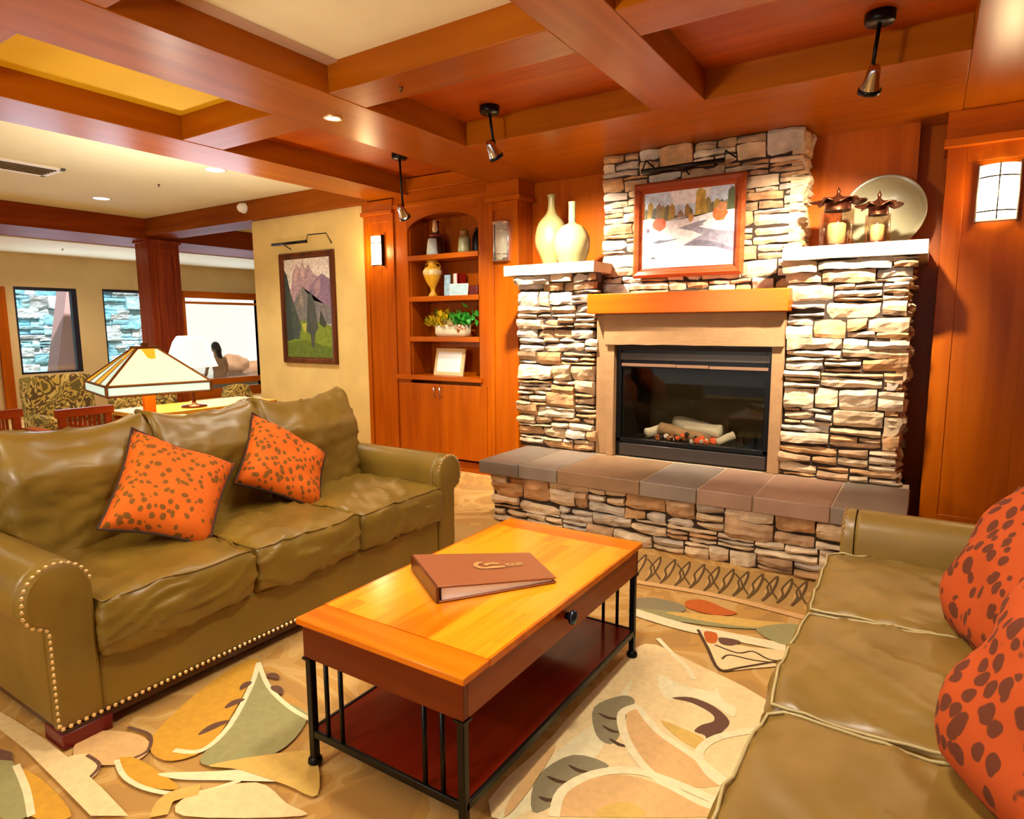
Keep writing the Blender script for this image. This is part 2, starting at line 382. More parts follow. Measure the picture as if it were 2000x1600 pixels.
# ---- floor: carpet with its woven motifs (one surface; motifs are inlaid colours)
floor_mats = [CARPET] + [mat('wool_'+n, srgb(*c), .95, var=.07, vscale=40) for n, c in
    (('cream', (250, 236, 186)), ('ochre', (222, 164, 50)), ('sage', (164, 158, 104)), ('sand', (248, 220, 160)), ('plum', (112, 76, 56)), ('dark', (86, 60, 34)), ('rose', (232, 186, 122)), ('rust', (208, 104, 34)), ('grey', (150, 138, 104)), ('gold', (226, 186, 96)), ('band', (196, 154, 86)), ('leaf', (212, 172, 104)), ('vein', (104, 78, 38)))]
CI = {n: i+1 for i, n in enumerate(('cream', 'ochre', 'sage', 'sand', 'plum', 'dark', 'rose', 'rust', 'grey', 'gold', 'band', 'leaf', 'vein'))}
fb = bmesh.new(); box(fb, (-16, -4, -.12), (3.2, 13, 0), 0)
_lv = [0]
def smooth_poly(pts, closed, k=4):
    P = [Vector(p) for p in pts]; n = len(P); out = []
    for i in range(n if closed else n-1):
        p0 = P[(i-1) % n] if (closed or i) else P[i]; p1 = P[i]; p2 = P[(i+1) % n]; p3 = P[(i+2) % n] if (closed or i+2 < n) else p2
        for s in range(k):
            t = s/k
            out.append(.5*((2*p1)+(p2-p0)*t+(2*p0-5*p1+4*p2-p3)*t*t+(3*p1-p0-3*p2+p3)*t**3))
    if not closed: out.append(P[-1])
    return out
def inlay(name, px, sm=True):
    _lv[0] += 1; z = .0006+.0001*_lv[0]
    w = [at_z(x, y, 0) for x, y in px]; w = smooth_poly(w, True) if sm else w
    f = fb.faces.new([fb.verts.new((p.x, p.y, z)) for p in w]); f.material_index = CI[name]
    bmesh.ops.triangulate(fb, faces=[f])
def stripe(name, px, w=.02, taper=False):
    _lv[0] += 1; z = .0006+.0001*_lv[0]
    p = smooth_poly([at_z(x, y, 0) for x, y in px], False); n = len(p); a = []
    for i in range(n):
        t = (p[min(i+1, n-1)]-p[max(i-1, 0)]).normalized(); s = Vector((-t.y, t.x, 0))*w/2
        if taper: s *= max(.12, math.sin(PI*min(1, (i+.5)/n)))
        a.append((fb.verts.new((p[i].x+s.x, p[i].y+s.y, z)), fb.verts.new((p[i].x-s.x, p[i].y-s.y, z))))
    for q, r in zip(a, a[1:]): fb.faces.new((q[0], r[0], r[1], q[1])).material_index = CI[name]
# band of veined leaves along the hearth
inlay('band', [(890, 1022), (1240, 1079), (1582, 1137), (1568, 1192), (1240, 1133), (880, 1068)], False)
for i in range(12):
    x = 1246+i*28.5; y = 1079+(x-1240)*.17+3; L = 46
    inlay('leaf', [(x+15, y+1), (x+10, y+L*.55), (x-12, y+L), (x-4, y+L*.4)])
    stripe('vein', [(x+16, y), (x-3, y+L*.42), (x-2, y+L*.7), (x-14, y+L+2)], .012); stripe('vein', [(x+16, y), (x+14, y+L*.3), (x+2, y+L*.75), (x-14, y+L+2)], .012)
    if i % 2: stripe('vein', [(x-10, y+4), (x+2, y+L*.4), (x+4, y+L*.6), (x+16, y+L)], .011)
stripe('rose', [(1238, 1137), (1400, 1165), (1570, 1208)], .05)
inlay('grey', [(1240, 1172), (1280, 1170), (1330, 1182), (1335, 1196), (1290, 1198), (1240, 1190)])
inlay('rust', [(1340, 1176), (1375, 1174), (1415, 1190), (1440, 1200), (1400, 1204), (1345, 1190)])
inlay('sage', [(1238, 1190), (1350, 1200), (1450, 1215), (1560, 1222), (1555, 1232), (1420, 1228), (1300, 1212), (1236, 1204)])
inlay('gold', [(1300, 1198), (1400, 1204), (1480, 1214), (1560, 1222), (1480, 1228), (1380, 1216)])
stripe('cream', [(1235, 1196), (1330, 1225), (1430, 1246), (1540, 1268)], .075)
inlay('sage', [(1480, 1228), (1560, 1222), (1548, 1262), (1500, 1250)])
# bird figure
inlay('sand', [(1370, 1232), (1440, 1262), (1540, 1275), (1530, 1300), (1470, 1308), (1410, 1310), (1385, 1275)])
inlay('rust', [(1376, 1236), (1400, 1240), (1398, 1258), (1380, 1256)])
inlay('plum', [(1404, 1248), (1428, 1250), (1446, 1256), (1430, 1264), (1408, 1260)])
stripe('dark', [(1363, 1232), (1382, 1268), (1405, 1310), (1450, 1306), (1530, 1292)], .014)
stripe('dark', [(1396, 1262), (1440, 1278), (1470, 1275), (1500, 1290), (1532, 1295)], .010)
stripe('dark', [(1410, 1290), (1425, 1282), (1470, 1292), (1520, 1298)], .010)
# leaves beside the table; the sand field paints the lit carpet paler
inlay('sand', [(1260, 1260), (1360, 1300), (1480, 1360), (1500, 1400), (1415, 1600), (960, 1600), (1080, 1440), (1180, 1330)])
inlay('cream', [(1090, 1470), (1180, 1400), (1235, 1330), (1190, 1440), (1120, 1530), (1010, 1600), (975, 1600)])
inlay('grey', [(1160, 1385), (1215, 1362), (1240, 1372), (1225, 1400), (1200, 1455), (1165, 1440)])
inlay('grey', [(1050, 1520), (1120, 1478), (1190, 1500), (1130, 1520), (1090, 1570), (1040, 1590)])
for a, b in (((1168, 1396), (1210, 1408)), ((1176, 1420), (1212, 1434)), ((1190, 1446), (1228, 1462)), ((1068, 1520), (1112, 1532)), ((1110, 1498), (1150, 1512)), ((1052, 1560), (1085, 1566))):
    stripe('dark', [a, ((a[0]+b[0])/2, (a[1]+b[1])/2+4), b], .016, True)
inlay('rose', [(1225, 1392), (1245, 1385), (1300, 1440), (1380, 1500), (1415, 1535), (1330, 1540), (1262, 1500), (1228, 1440)])
inlay('gold', [(1290, 1412), (1330, 1425), (1378, 1450), (1372, 1470), (1330, 1450)])
inlay('cream', [(1285, 1322), (1330, 1340), (1390, 1355), (1400, 1348), (1412, 1372), (1436, 1382), (1432, 1405), (1400, 1385), (1350, 1365), (1300, 1368)])
inlay('plum', [(1312, 1367), (1350, 1366), (1395, 1384), (1424, 1412), (1412, 1432), (1384, 1452), (1376, 1440), (1356, 1432), (1370, 1420), (1394, 1412), (1388, 1396), (1350, 1376)])
stripe('cream', [(1285, 1250), (1315, 1282), (1340, 1305), (1356, 1330)], .022)
stripe('cream', [(1246, 1382), (1214, 1398), (1222, 1446), (1262, 1506), (1330, 1555), (1420, 1592)], .03)
stripe('cream', [(1246, 1384), (1284, 1432), (1350, 1478), (1425, 1535)], .026)
inlay('rose', [(1090, 1592), (1110, 1545), (1190, 1518), (1270, 1530), (1360, 1575), (1400, 1600), (1090, 1600)])
stripe('cream', [(1082, 1600), (1098, 1550), (1160, 1516), (1240, 1510), (1320, 1535), (1410, 1575)], .032)
stripe('cream', [(1475, 1430), (1400, 1445), (1365, 1475), (1385, 1515), (1418, 1540)], .03)
inlay('gold', [(1170, 1585), (1220, 1570), (1260, 1590), (1250, 1600), (1170, 1600)])
# motifs in front of the long sofa and at the near edge
inlay('ochre', [(300, 1440), (420, 1330), (500, 1290), (490, 1330), (450, 1405), (400, 1470), (320, 1490)])
inlay('sage', [(505, 1298), (492, 1340), (450, 1420), (395, 1480), (405, 1500), (470, 1500), (560, 1462), (600, 1400), (545, 1368), (520, 1335)])
stripe('cream', [(505, 1298), (492, 1340), (450, 1420), (395, 1470), (340, 1470)], .02)
stripe('cream', [(505, 1298), (525, 1345), (565, 1385), (610, 1412)], .018)
for a, b in (((440, 1388), (478, 1370)), ((388, 1440), (448, 1412)), ((470, 1352), (492, 1336)), ((520, 1322), (545, 1330)), ((530, 1345), (552, 1360))): stripe('plum', [a, ((a[0]+b[0])/2, (a[1]+b[1])/2-3), b], .035, True)
inlay('rose', [(150, 1455), (200, 1432), (270, 1440), (295, 1462), (270, 1490), (210, 1500), (150, 1490)])
inlay('sand', [(120, 1490), (170, 1478), (195, 1505), (170, 1530), (130, 1520)])
stripe('plum', [(250, 1425), (292, 1440), (290, 1470), (262, 1486)], .012); stripe('plum', [(170, 1480), (195, 1500), (172, 1528)], .012)
inlay('ochre', [(228, 1490), (262, 1485), (310, 1512), (350, 1545), (300, 1545), (250, 1525)])
inlay('cream', [(310, 1516), (420, 1512), (500, 1508), (560, 1522), (548, 1532), (440, 1530), (350, 1528)])
stripe('cream', [(228, 1490), (246, 1525), (300, 1550), (380, 1556), (470, 1530)], .016)
inlay('sand', [(370, 1560), (500, 1534), (560, 1575), (590, 1600), (360, 1600)])
stripe('gold', [(310, 1600), (330, 1565), (390, 1548)], .05)
inlay('sand', [(0, 1395), (30, 1412), (90, 1450), (140, 1490), (200, 1545), (252, 1600), (178, 1600), (110, 1530), (50, 1470), (0, 1430)], False)
inlay('ochre', [(40, 1510), (90, 1535), (140, 1600), (60, 1600)])
inlay('sage', [(0, 1478), (30, 1500), (52, 1560), (55, 1600), (0, 1600)])
stripe('cream', [(32, 1500), (52, 1548), (62, 1600)], .02)
inlay('plum', [(0, 1468), (24, 1475), (24, 1492), (0, 1490)], False)
inlay('gold', [(410, 1500), (560, 1475), (615, 1480), (620, 1560), (560, 1540), (470, 1510)])
inlay('rose', [(1000, 1560), (1060, 1480), (1085, 1462), (1060, 1510), (1010, 1580), (985, 1600)])
struct('floor', fb, floor_mats, label='tan floral carpet covering the lounge floor', cat='floor')

# ---- ceilings
struct('ceiling', B(((-4.85, -4, ZC), (-3.35, 2.62, ZC+.1), 1), ((-3.35, -4, ZC), (.6, 2.57, ZC+.1), 0), ((.6, -4, ZB), (3.2, 5.3, ZB+.26), 2),
       ((-4.85, 2.62, ZC), (-3.35, 5.3, ZC+.1), 2), ((-3.35, 2.57, ZC), (.6, 5.3, ZC+.1), 2), ((-12.15, -4, ZP), (-4.85, 13, ZP+.1), 0), ((-4.85, 5.3, ZP), (3.2, 13, ZP+.1), 0)),
       [PLASTER, YELLOW, wood('coffer_oak', srgb(156, 66, 0), srgb(188, 90, 4), 'x', .4)], label='ceiling of plaster and timber coffers')
struct('ceiling', B(((-12.05, -4, 2.585), (-10.05, 13, ZP))), PLASTER, label='lower plaster ceiling of the hall by the windows')
struct('trim_1', B(((-2.83, 1.43, ZC-.012), (-2.75, 2.55, ZC+.01))), mat('mauve_trim', srgb(206, 176, 150), .6), label='pale trim strip at edge of plaster coffer', cat='trim')
# ---- beams
def beam(a, b, m, label): struct('ceiling_beam', B((a, b)), m, bevel=.004, label=label, cat='beam')
beam((-3.37, -4, ZB), (-2.83, 5.12, ZC+.02), W_BY, 'wide timber ceiling beam left of the plaster coffer')
beam((-1.46, -4, ZB+.0015), (-1.15, 3.8, ZC+.02), W_BY, 'timber ceiling beam running to the chimney breast')
beam((.08, -4, ZB+.0015), (.62, 5.0, ZC+.02), W_BY, 'timber ceiling beam above the right-hand cabinet')
beam((-4.83, -4, ZB), (-4.33, 4.86, ZP), W_BY, 'timber ceiling beam edging the hall ceiling')
for y0, y1 in ((2.55, 2.83), (1.14, 1.42)):
    beam((-2.83, y0, ZB+.003), (-1.46, y1, ZC+.02), W_BX, 'cross beam %s plaster coffer' % ('beyond the' if y0 > 2 else 'before the'))
    beam((-1.15, y0, ZB+.003), (.08, y1, ZC+.02), W_BX, 'cross beam over the short sofa' if y0 > 2 else 'cross beam over the near carpet')
for y0, y1 in ((2.60, 2.90), (1.02, 1.32)):
    beam((-4.33, y0, ZB+.003), (-3.37, y1, ZC+.02), W_BX, 'cross beam %s ochre coffer' % ('beyond the' if y0 > 2 else 'before the'))
beam((-2.83, 3.80, ZB), (.08, 5.12, ZC+.02), W_BX, 'wide timber soffit over the stone chimney breast')
beam((-10.05, -4, 2.60), (-9.0, 13, ZP), wood('hall_beam_oak', srgb(120, 48, 4), srgb(150, 66, 8), 'y', .6, 1, .12), 'dark hall beam resting on the square column')
beam((-9.0, 4.79, 2.645), (-4.83, 5.2, ZP), wood('hall_beam_oak_x', srgb(128, 60, 4), srgb(158, 82, 8), 'x', .6, 1, .12), 'timber frieze above the painting wall')
# ---- hall column with a panelled side
struct('column', B(((-9.32, 4.80, 0), (-9.0, 5.24, 2.62)), ((-9.0, 4.86, .2), (-8.985, 4.90, 2.5)), ((-9.0, 5.14, .2), (-8.985, 5.18, 2.5)), ((-9.0, 4.90, 2.42), (-8.985, 5.14, 2.5)), ((-9.34, 4.78, 2.56), (-8.975, 5.26, 2.61))),
       wood('column_oak', srgb(126, 44, 8), srgb(168, 74, 18), 'z', .25), bevel=.003, label='square timber column between hall openings', cat='column')
# ---- walls
struct('wall_painting', B(((-6.80, 4.87, 0), (-4.93, 5.2, 2.66))), CREAM, label='cream papered wall carrying the mountain painting', cat='wall')
struct('wall_back', B(((-3.12, 5.1, 0), (3.2, 5.3, ZC))), W_Z, label='timber panelled wall behind the fireplace', cat='wall')
struct('wall_hall', B(((-16, 12.9, 0), (3.2, 13, 3))), CREAM, label='far end wall of the hall', cat='wall')
struct('wall_right', B(((3.1, -4, 0), (3.2, 5.3, ZC))), W_Z, label='timber wall out past the short sofa', cat='wall')
struct('wall_behind', B(((-6.8, 5.2, 0), (-3.1, 5.45, ZP))), W_Z, label='wall behind the bookcase', cat='wall')
# window wall: solid around three openings
WX0, WX1 = -12.12, -12.0
wb = bmesh.new()
for y0, y1, z0, z1 in ((-4, 4.283, 0, 3), (4.283, 5.17, 0, .68), (4.283, 5.17, 2.06, 3), (5.17, 5.57, 0, 3), (5.57, 6.40, 0, .70), (5.57, 6.40, 2.075, 3), (6.40, 7.02, 0, 3), (7.02, 8.62, 0, .05), (7.02, 8.62, 2.055, 3), (8.62, 13, 0, 3)):
    box(wb, (WX0, y0, z0), (WX1, y1, z1))
struct('wall_window', wb, mat('hall_wallpaper', srgb(214, 186, 130), .8, var=.06, vscale=2), label='buff wall of the hall pierced by windows', cat='wall')
WINDOWS = []
for i, (y0, y1, z0, z1) in enumerate(((4.283, 5.17, .68, 2.06), (5.57, 6.40, .70, 2.075))):
    w = struct('window_%d' % (i+1), B(((WX0+.03, y0, z0), (WX1-.04, y0+.04, z1)), ((WX0+.03, y1-.08, z0), (WX1-.005, y1, z1)), ((WX0+.03, y0, z1-.05), (WX1-.01, y1, z1)), ((WX0+.03, y0, z0), (WX1-.04, y1, z0+.03))),
               mat('dark_window_frame', srgb(26, 24, 40), .4), label=('wider hall window showing a pink buttress', 'narrow hall window beside the column')[i], cat='window')
    obj('glass', B(((WX0+.06, y0+.03, z0+.02), (WX0+.066, y1-.03, z1-.03))), PANE, w)
w = struct('window_3', B(((WX0, 6.98, 1.97), (WX1+.05, 8.64, 2.10)), ((WX0, 6.98, 1.86), (WX1+.0, 8.64, 1.905)), ((WX0, 6.94, .02), (WX1+.03, 7.02, 2.10)), ((WX0, 8.62, .02), (WX1+.03, 8.70, 2.10)), ((WX0, 6.98, .27), (WX1+.06, 8.64, .385)), ((WX0, 6.98, -.0), (WX1+.04, 8.64, .19))),
           W_Y, label='large timber framed window looking on a bathing pool', cat='window')
obj('glass', B(((WX0+.06, 7.02, .05), (WX0+.066, 8.62, 1.97))), PANE, w)
struct('trim_2', B(((WX1, 4.02, 0), (WX1+.05, 4.16, 2.05))), W_Z, label='timber door casing left of the wider window', cat='trim')
# ================================================================== OUTSIDE THE WINDOWS
SNOWST = [mat('garden_stone_%s' % n, srgb(*c), .9, var=.2, vscale=6) for n, c in (('pale', (232, 246, 248)), ('blue', (186, 230, 240)), ('teal', (150, 210, 224)), ('white', (240, 244, 246)))]
bm = stone_course(bmesh.new(), 3.6, 8.6, 0, 3.3, 0, 77, .12, .15, (.16, .34), (.25, .6), 4)
shifted(bm, Matrix.Translation((-15.0, 0, 0)) @ Matrix(((0, -1, 0, 0), (1, 0, 0, 0), (0, 0, 1, 0), (0, 0, 0, 1))))
box(bm, (-15.4, 3.5, 0), (-15.03, 8.7, 3.3), 2)
struct('exterior_wall', bm, SNOWST, label='pale stone garden wall outside the hall windows', cat='wall')
p0, p1 = at_x(133, 562, -13.2), at_x(98, 728, -13.2); p2, p3 = at_x(172, 735, -13.2), at_x(172, 562, -13.2)
struct('exterior_buttress', PRISM([(p0.y, p0.z+.1), (p1.y, p1.z-.6), (p2.y, p2.z-.6), (p3.y, p3.z+.1)], 'x', -13.6, -13.2), mat('pink_render', srgb(238, 186, 178), .8), label='sloping pink buttress outside the wider window', cat='buttress')
struct('exterior_ground', B(((-30, 2, -.3), (-12.13, 16, -.02))), mat('paving', srgb(200, 190, 180), .9), label='ground outside the hall windows', cat='ground')
struct('exterior_wall', B(((-18.2, 8.9, 0), (-18, 16, 5))), mat('bright_render', srgb(232, 222, 206), .9), label='bright wall behind the bathing pool', cat='wall')
tag(obj('pool_water', B(((-17.9, 9.0, -.02), (-12.7, 12.8, .28)), ((-14.6, 7.4, -.02), (-12.7, 9.0, .28))), mat('pool_water', srgb(150, 142, 128), .15, spec=.5, bump=.25, bscale=5)), 'pale water of the pool outside the large window', 'water', kind='stuff')
pr = random.Random(5)
for i, (px, py, s, lab) in enumerate(((455, 708, .32, 'large tan boulder at the pool edge behind the bather'), (474, 722, .22, 'smaller rounded boulder right of the bather'), (494, 715, .24, 'upright boulder at the pool edge by the window jamb'), (440, 728, .16, 'low boulder beside the bather'))):
    p = at_x(px, py, -14.6); bm = bmesh.new(); bmesh.ops.create_icosphere(bm, subdivisions=3, radius=1)
    for v in bm.verts: v.co *= 1+.25*noise.noise(v.co*1.6+Vector((i*9, 0, 0)))
    shifted(bm, Matrix.Translation((p.x, p.y, max(.2, p.z-.05))) @ Matrix.Diagonal((s, s*1.2, s*.8, 1)))
    tag(obj('boulder', bm, mat('pool_rock_%d' % (i % 2), srgb(*((186, 132, 92), (160, 116, 86))[i % 2]), .85, var=.25, vscale=5, bump=.4, bscale=6), smooth=True), lab, 'rock', 'boulders round the pool')
def ball(bm, c, r, sub=3):
    bmesh.ops.create_icosphere(bm, subdivisions=sub, radius=1, matrix=Matrix.Translation(c) @ Matrix.Diagonal((*r, 1)))
def melded(name, bm, m, parent, vox=.014, it=6):
    o = obj(name, bm, m, parent, True)
    q = o.modifiers.new('meld', 'REMESH'); q.mode = 'VOXEL'; q.voxel_size = vox; q.use_smooth_shade = True
    f = o.modifiers.new('relax', 'SMOOTH'); f.factor = .5; f.iterations = it
    return o
b = at_x(428, 722, -13.6); c = Vector((b.x, b.y, .285))
pp = thing('person', 'bather with long dark hair seen from behind sitting in the pool', 'person', c)
hd = c+Vector((-.08, -.01, .66))
bm = bmesh.new()
tube(bm, [c+Vector((0, 0, -.24)), c+Vector((0, 0, 0)), c+Vector((-.02, 0, .12)), c+Vector((-.03, 0, .25)), c+Vector((-.05, 0, .38)), c+Vector((-.06, 0, .45))], [.15, .145, .125, .145, .16, .09], 24)
for v in bm.verts: v.co.x = c.x+(v.co.x-c.x)*.72
tube(bm, [c+Vector((-.06, 0, .42)), hd+Vector((.0, 0, -.06))], [.058, .052], 16)
ball(bm, hd, (.095, .075, .112)); ball(bm, hd+Vector((-.06, 0, -.06)), (.05, .052, .05)); ball(bm, hd+Vector((-.105, 0, -.01)), (.018, .012, .022), 2)
for sgn in (-1, 1):
    ball(bm, c+Vector((-.05, sgn*.165, .385)), (.062, .066, .062)); ball(bm, hd+Vector((.0, sgn*.078, -.01)), (.018, .01, .03), 2)
    tube(bm, [c+Vector((-.05, sgn*.175, .385)), c+Vector((-.07, sgn*.235, .24)), c+Vector((-.10, sgn*.25, .10)), c+Vector((-.22, sgn*.22, -.02))], [.052, .046, .04, .03], 16)
melded('body', bm, mat('skin', srgb(232, 170, 128), .6), pp)
bm = bmesh.new()
ball(bm, hd+Vector((.015, 0, .025)), (.108, .092, .115)); tube(bm, [hd+Vector((.05, 0, .06)), hd+Vector((.10, .01, -.06)), hd+Vector((.105, .03, -.20)), hd+Vector((.085, .05, -.34)), hd+Vector((.08, .055, -.42))], [.07, .075, .06, .042, .016], 18)
melded('hair', bm, mat('dark_hair', srgb(52, 34, 32), .5), pp)

# ================================================================== FIREPLACE
HZ = .445
fp = thing('stone_fireplace', 'tall ledgestone fireplace with raised slate hearth and orange timber mantel', 'fireplace', (-1.4, 4.4, 0))
def stone_part(name, x0, x1, z0, z1, yf, yb, seed, side=True, **k):
    bm = stone_course(bmesh.new(), x0, x1, z0, z1, yf, seed, **k)
    if side:   # return of the masonry on the right flank
        b2 = stone_course(bmesh.new(), yf, yb, z0, z1, 0, seed+50, **k)
        shifted(b2, Matrix.Translation((x1-.02, 0, 0)) @ Matrix(((0, -1, 0, 0), (1, 0, 0, 0), (0, 0, 1, 0), (0, 0, 0, 1))))
        me = bpy.data.meshes.new('t'); b2.to_mesh(me); b2.free(); bm.from_mesh(me); bpy.data.meshes.remove(me)
    box(bm, (x0+.01, yf+.02, z0), (x1-.05, yb, z1), 6)
    return obj(name, bm, STONES+[MORTAR], fp)
stone_part('left_pier', -2.775, -2.09, HZ, 1.80, 4.38, 5.1, 3, side=False)
stone_part('right_pier', -.765, -.10, HZ, 1.80, 4.38, 5.1, 4)
stone_part('chimney_breast', -2.15, -.73, 1.49, 2.67, 4.61, 5.1, 8, prot=.025, hb=(.085, .15), wb=(.14, .34), jag=.006)
stone_part('hearth_base', -2.62, -.02, 0, .35, 3.77, 5.1, 12, side=False, prot=.03, hb=(.07, .12))
# corbelled stones below the two shelves
for nm, x0, x1, sd in (('left_corbel', -2.79, -2.05, 21), ('right_corbel', -.79, -.075, 22)):
    bm = stone_course(bmesh.new(), x0, x1, 1.735, 1.80, 4.33, sd, .02, .06, (.06, .07), (.2, .4)); box(bm, (x0+.02, 4.35, 1.735), (x1-.02, 4.42, 1.80), 6)
    obj(nm, bm, STONES+[MORTAR], fp)
# hearth cap: slate slabs of unequal width
bm = bmesh.new(); xs = [-2.70, -2.36, -2.05, -1.46, -1.10, -.78, -.38, -.03]
for i, (a, b_) in enumerate(zip(xs, xs[1:])):
    box(bm, (a+.003, 3.715, .352), (b_-.003, 4.37, HZ), (3, 0, 2, 0, 1, 1, 0)[i])
obj('hearth_cap', bm, SLATES, fp, bevel=.006)
obj('hearth_grout', B(((-2.69, 3.73, .35), (-.04, 4.5, HZ-.004))), mat('grout', srgb(190, 164, 128), .9), fp)
for nm, x0, x1 in (('left_shelf', -2.84, -2.065), ('right_shelf', -.79, -.035)):
    bm = bmesh.new(); box(bm, (x0, 4.28, 1.80), (x1, 5.1, 1.877)); bmesh.ops.subdivide_edges(bm, edges=bm.edges[:], cuts=7, use_grid_fill=True)
    for v in bm.verts:
        n_ = noise.noise(v.co*5)*.007
        if v.co.y < 4.29: v.co.y += n_*1.6
        if v.co.z < 1.81: v.co.z += n_
    obj(nm, bm, FLAG, fp)
# surround
bm = bmesh.new(); box(bm, (-2.0, 4.33, 1.275), (-.765, 4.62, 1.50))
bmesh.ops.subdivide_edges(bm, edges=bm.edges[:], cuts=10, use_grid_fill=True)
for v in bm.verts: v.co += Vector((0, noise.noise(v.co*9)*.005, noise.noise(v.co*14)*.004))
obj('lintel', bm, SURR, fp)
obj('jamb', B(((-2.09, 4.40, HZ), (-1.985, 4.62, 1.50)), ((-1.985, 4.36, HZ), (-1.93, 4.62, 1.275))), SURR, fp, bevel=.004)
obj('jamb', B(((-.838, 4.36, HZ), (-.765, 4.62, 1.275))), SURR, fp, bevel=.004)
obj('mantel', B(((-2.10, 4.25, 1.495), (-.735, 4.62, 1.637))), W_MANTEL, fp, bevel=.006)
# ---- insert
ins = thing('fireplace_insert', 'black glass fronted gas fire set into the stone fireplace', 'gas fire', (-1.385, 4.40, HZ))
IX0, IX1, IY = -1.925, -.842, 4.405
FB = mat('firebox_brick', srgb(92, 84, 60), .9, bump=.4, bscale=10, var=.2, vscale=4)
obj('firebox', B(((IX0+.02, 4.98, HZ+.1), (IX1-.02, 5.02, 1.24), 0), ((IX0+.02, IY+.03, HZ+.09), (IX0+.05, 5.0, 1.24), 1), ((IX1-.05, IY+.03, HZ+.09), (IX1-.02, 5.0, 1.24), 1), ((IX0+.02, IY+.03, HZ+.08), (IX1-.02, 5.0, HZ+.12), 1), ((IX0+.02, IY+.03, 1.2), (IX1-.02, 5.0, 1.26), 1)), [FB, BLACKM], ins)
GREY = mat('charcoal_enamel', srgb(58, 48, 42), .35, .3)
obj('frame', B(((IX0, IY, HZ+.005), (IX0+.035, IY+.05, 1.272)), ((IX1-.035, IY, HZ+.005), (IX1, IY+.05, 1.272)), ((IX0, IY+.012, 1.105), (IX1, IY+.05, 1.272)), ((IX0, IY, HZ+.105), (IX1, IY+.04, HZ+.135))), BLACK, ins, bevel=.003)
for z0, z1 in ((1.237, 1.262), (1.165, 1.212)):
    obj('louvre', PRISM([(IY-.012, z0), (IY+.02, z0+.004), (IY+.02, z1), (IY-.002, z1)], 'x', IX0+.03, IX1-.01), GREY, ins)
obj('lower_panel', B(((IX0+.03, IY-.008, HZ+.01), (IX1-.01, IY+.02, HZ+.098))), GREY, ins, bevel=.003)
obj('draught_strip', B(((IX0+.04, IY-.006, 1.117), (-1.48, IY+.02, 1.138)), ((-1.475, IY-.01, 1.116), (-1.25, IY+.02, 1.136)), ((-1.245, IY-.006, 1.113), (IX1-.02, IY+.02, 1.133))), mat('worn_metal', srgb(150, 112, 84), .4, .6), ins)
obj('glass', B(((IX0+.03, IY+.022, HZ+.12), (IX1-.03, IY+.027, 1.12))), FIREGLASS, ins)
def fire_log(px0, px1, y0, y1, r, m, label, z0=None):
    a = at_y(*px0, y0); c = at_y(*px1, y1); d = (c-a); bm = bmesh.new(); n = 9; pts = []; rr = []
    for i in range(n+1):
        p = a+d*i/n; pts.append(p+Vector((0, 0, .012*noise.noise(p*9)))); rr.append(r*(1+.15*noise.noise(p*14)))
    tube(bm, pts, rr, 14)
    t = obj('fire_log', bm, m, smooth=True); tag(t, label, 'log', 'ceramic logs in the gas fire'); return t
LOGP = mat('ash_white_log', srgb(190, 180, 164), .9, bump=.6, bscale=30, var=.15, vscale=12); LOGD = mat('charred_log', srgb(140, 110, 80), .9, bump=.8, bscale=20, var=.45, vscale=9)
fire_log((1318, 828), (1410, 846), 4.72, 4.68, .06, LOGP, 'pale smooth fire log lying highest at the back')
fire_log((1290, 838), (1385, 862), 4.60, 4.56, .046, LOGD, 'charred fire log across the middle of the embers')
fire_log((1262, 846), (1302, 838), 4.54, 4.66, .038, LOGP, 'short pale log with split end at left of the fire')
fire_log((1400, 866), (1434, 850), 4.54, 4.60, .028, LOGP, 'thin pale stick poking out at right of the fire')
rn = random.Random(2)
em = [mat('ember_red', srgb(190, 60, 30), .8, emit=(1, .15, .03), estr=.5), mat('ember_grey', srgb(205, 190, 180), .9), mat('ember_black', srgb(40, 28, 24), .9), mat('ember_brown', srgb(150, 84, 40), .9)]
bm = bmesh.new()
for i in range(70):
    x = rn.uniform(-1.66, -1.22); y = rn.uniform(4.46, 4.62); z = HZ+.135+rn.uniform(0, .045)*max(0, 1-abs(x+1.44)/.3); r = rn.uniform(.012, .024); k = len(bm.verts)
    g = bmesh.ops.create_icosphere(bm, subdivisions=1, radius=r, matrix=Matrix.Translation((x, y, z)))
    mi = rn.choice((0, 0, 1, 2, 3, 3))
    for v in g['verts']:
        v.co += Vector((rn.uniform(-1, 1), rn.uniform(-1, 1), rn.uniform(-1, 1)))*r*.2
        for f in v.link_faces: f.material_index = mi
tag(obj('ember_bed', bm, em), 'bed of red and grey embers under the fire logs', 'embers', kind='stuff')
obj('grate', B(((-1.70, 4.46, HZ+.12), (-1.18, 4.70, HZ+.128))), BLACKM, ins)

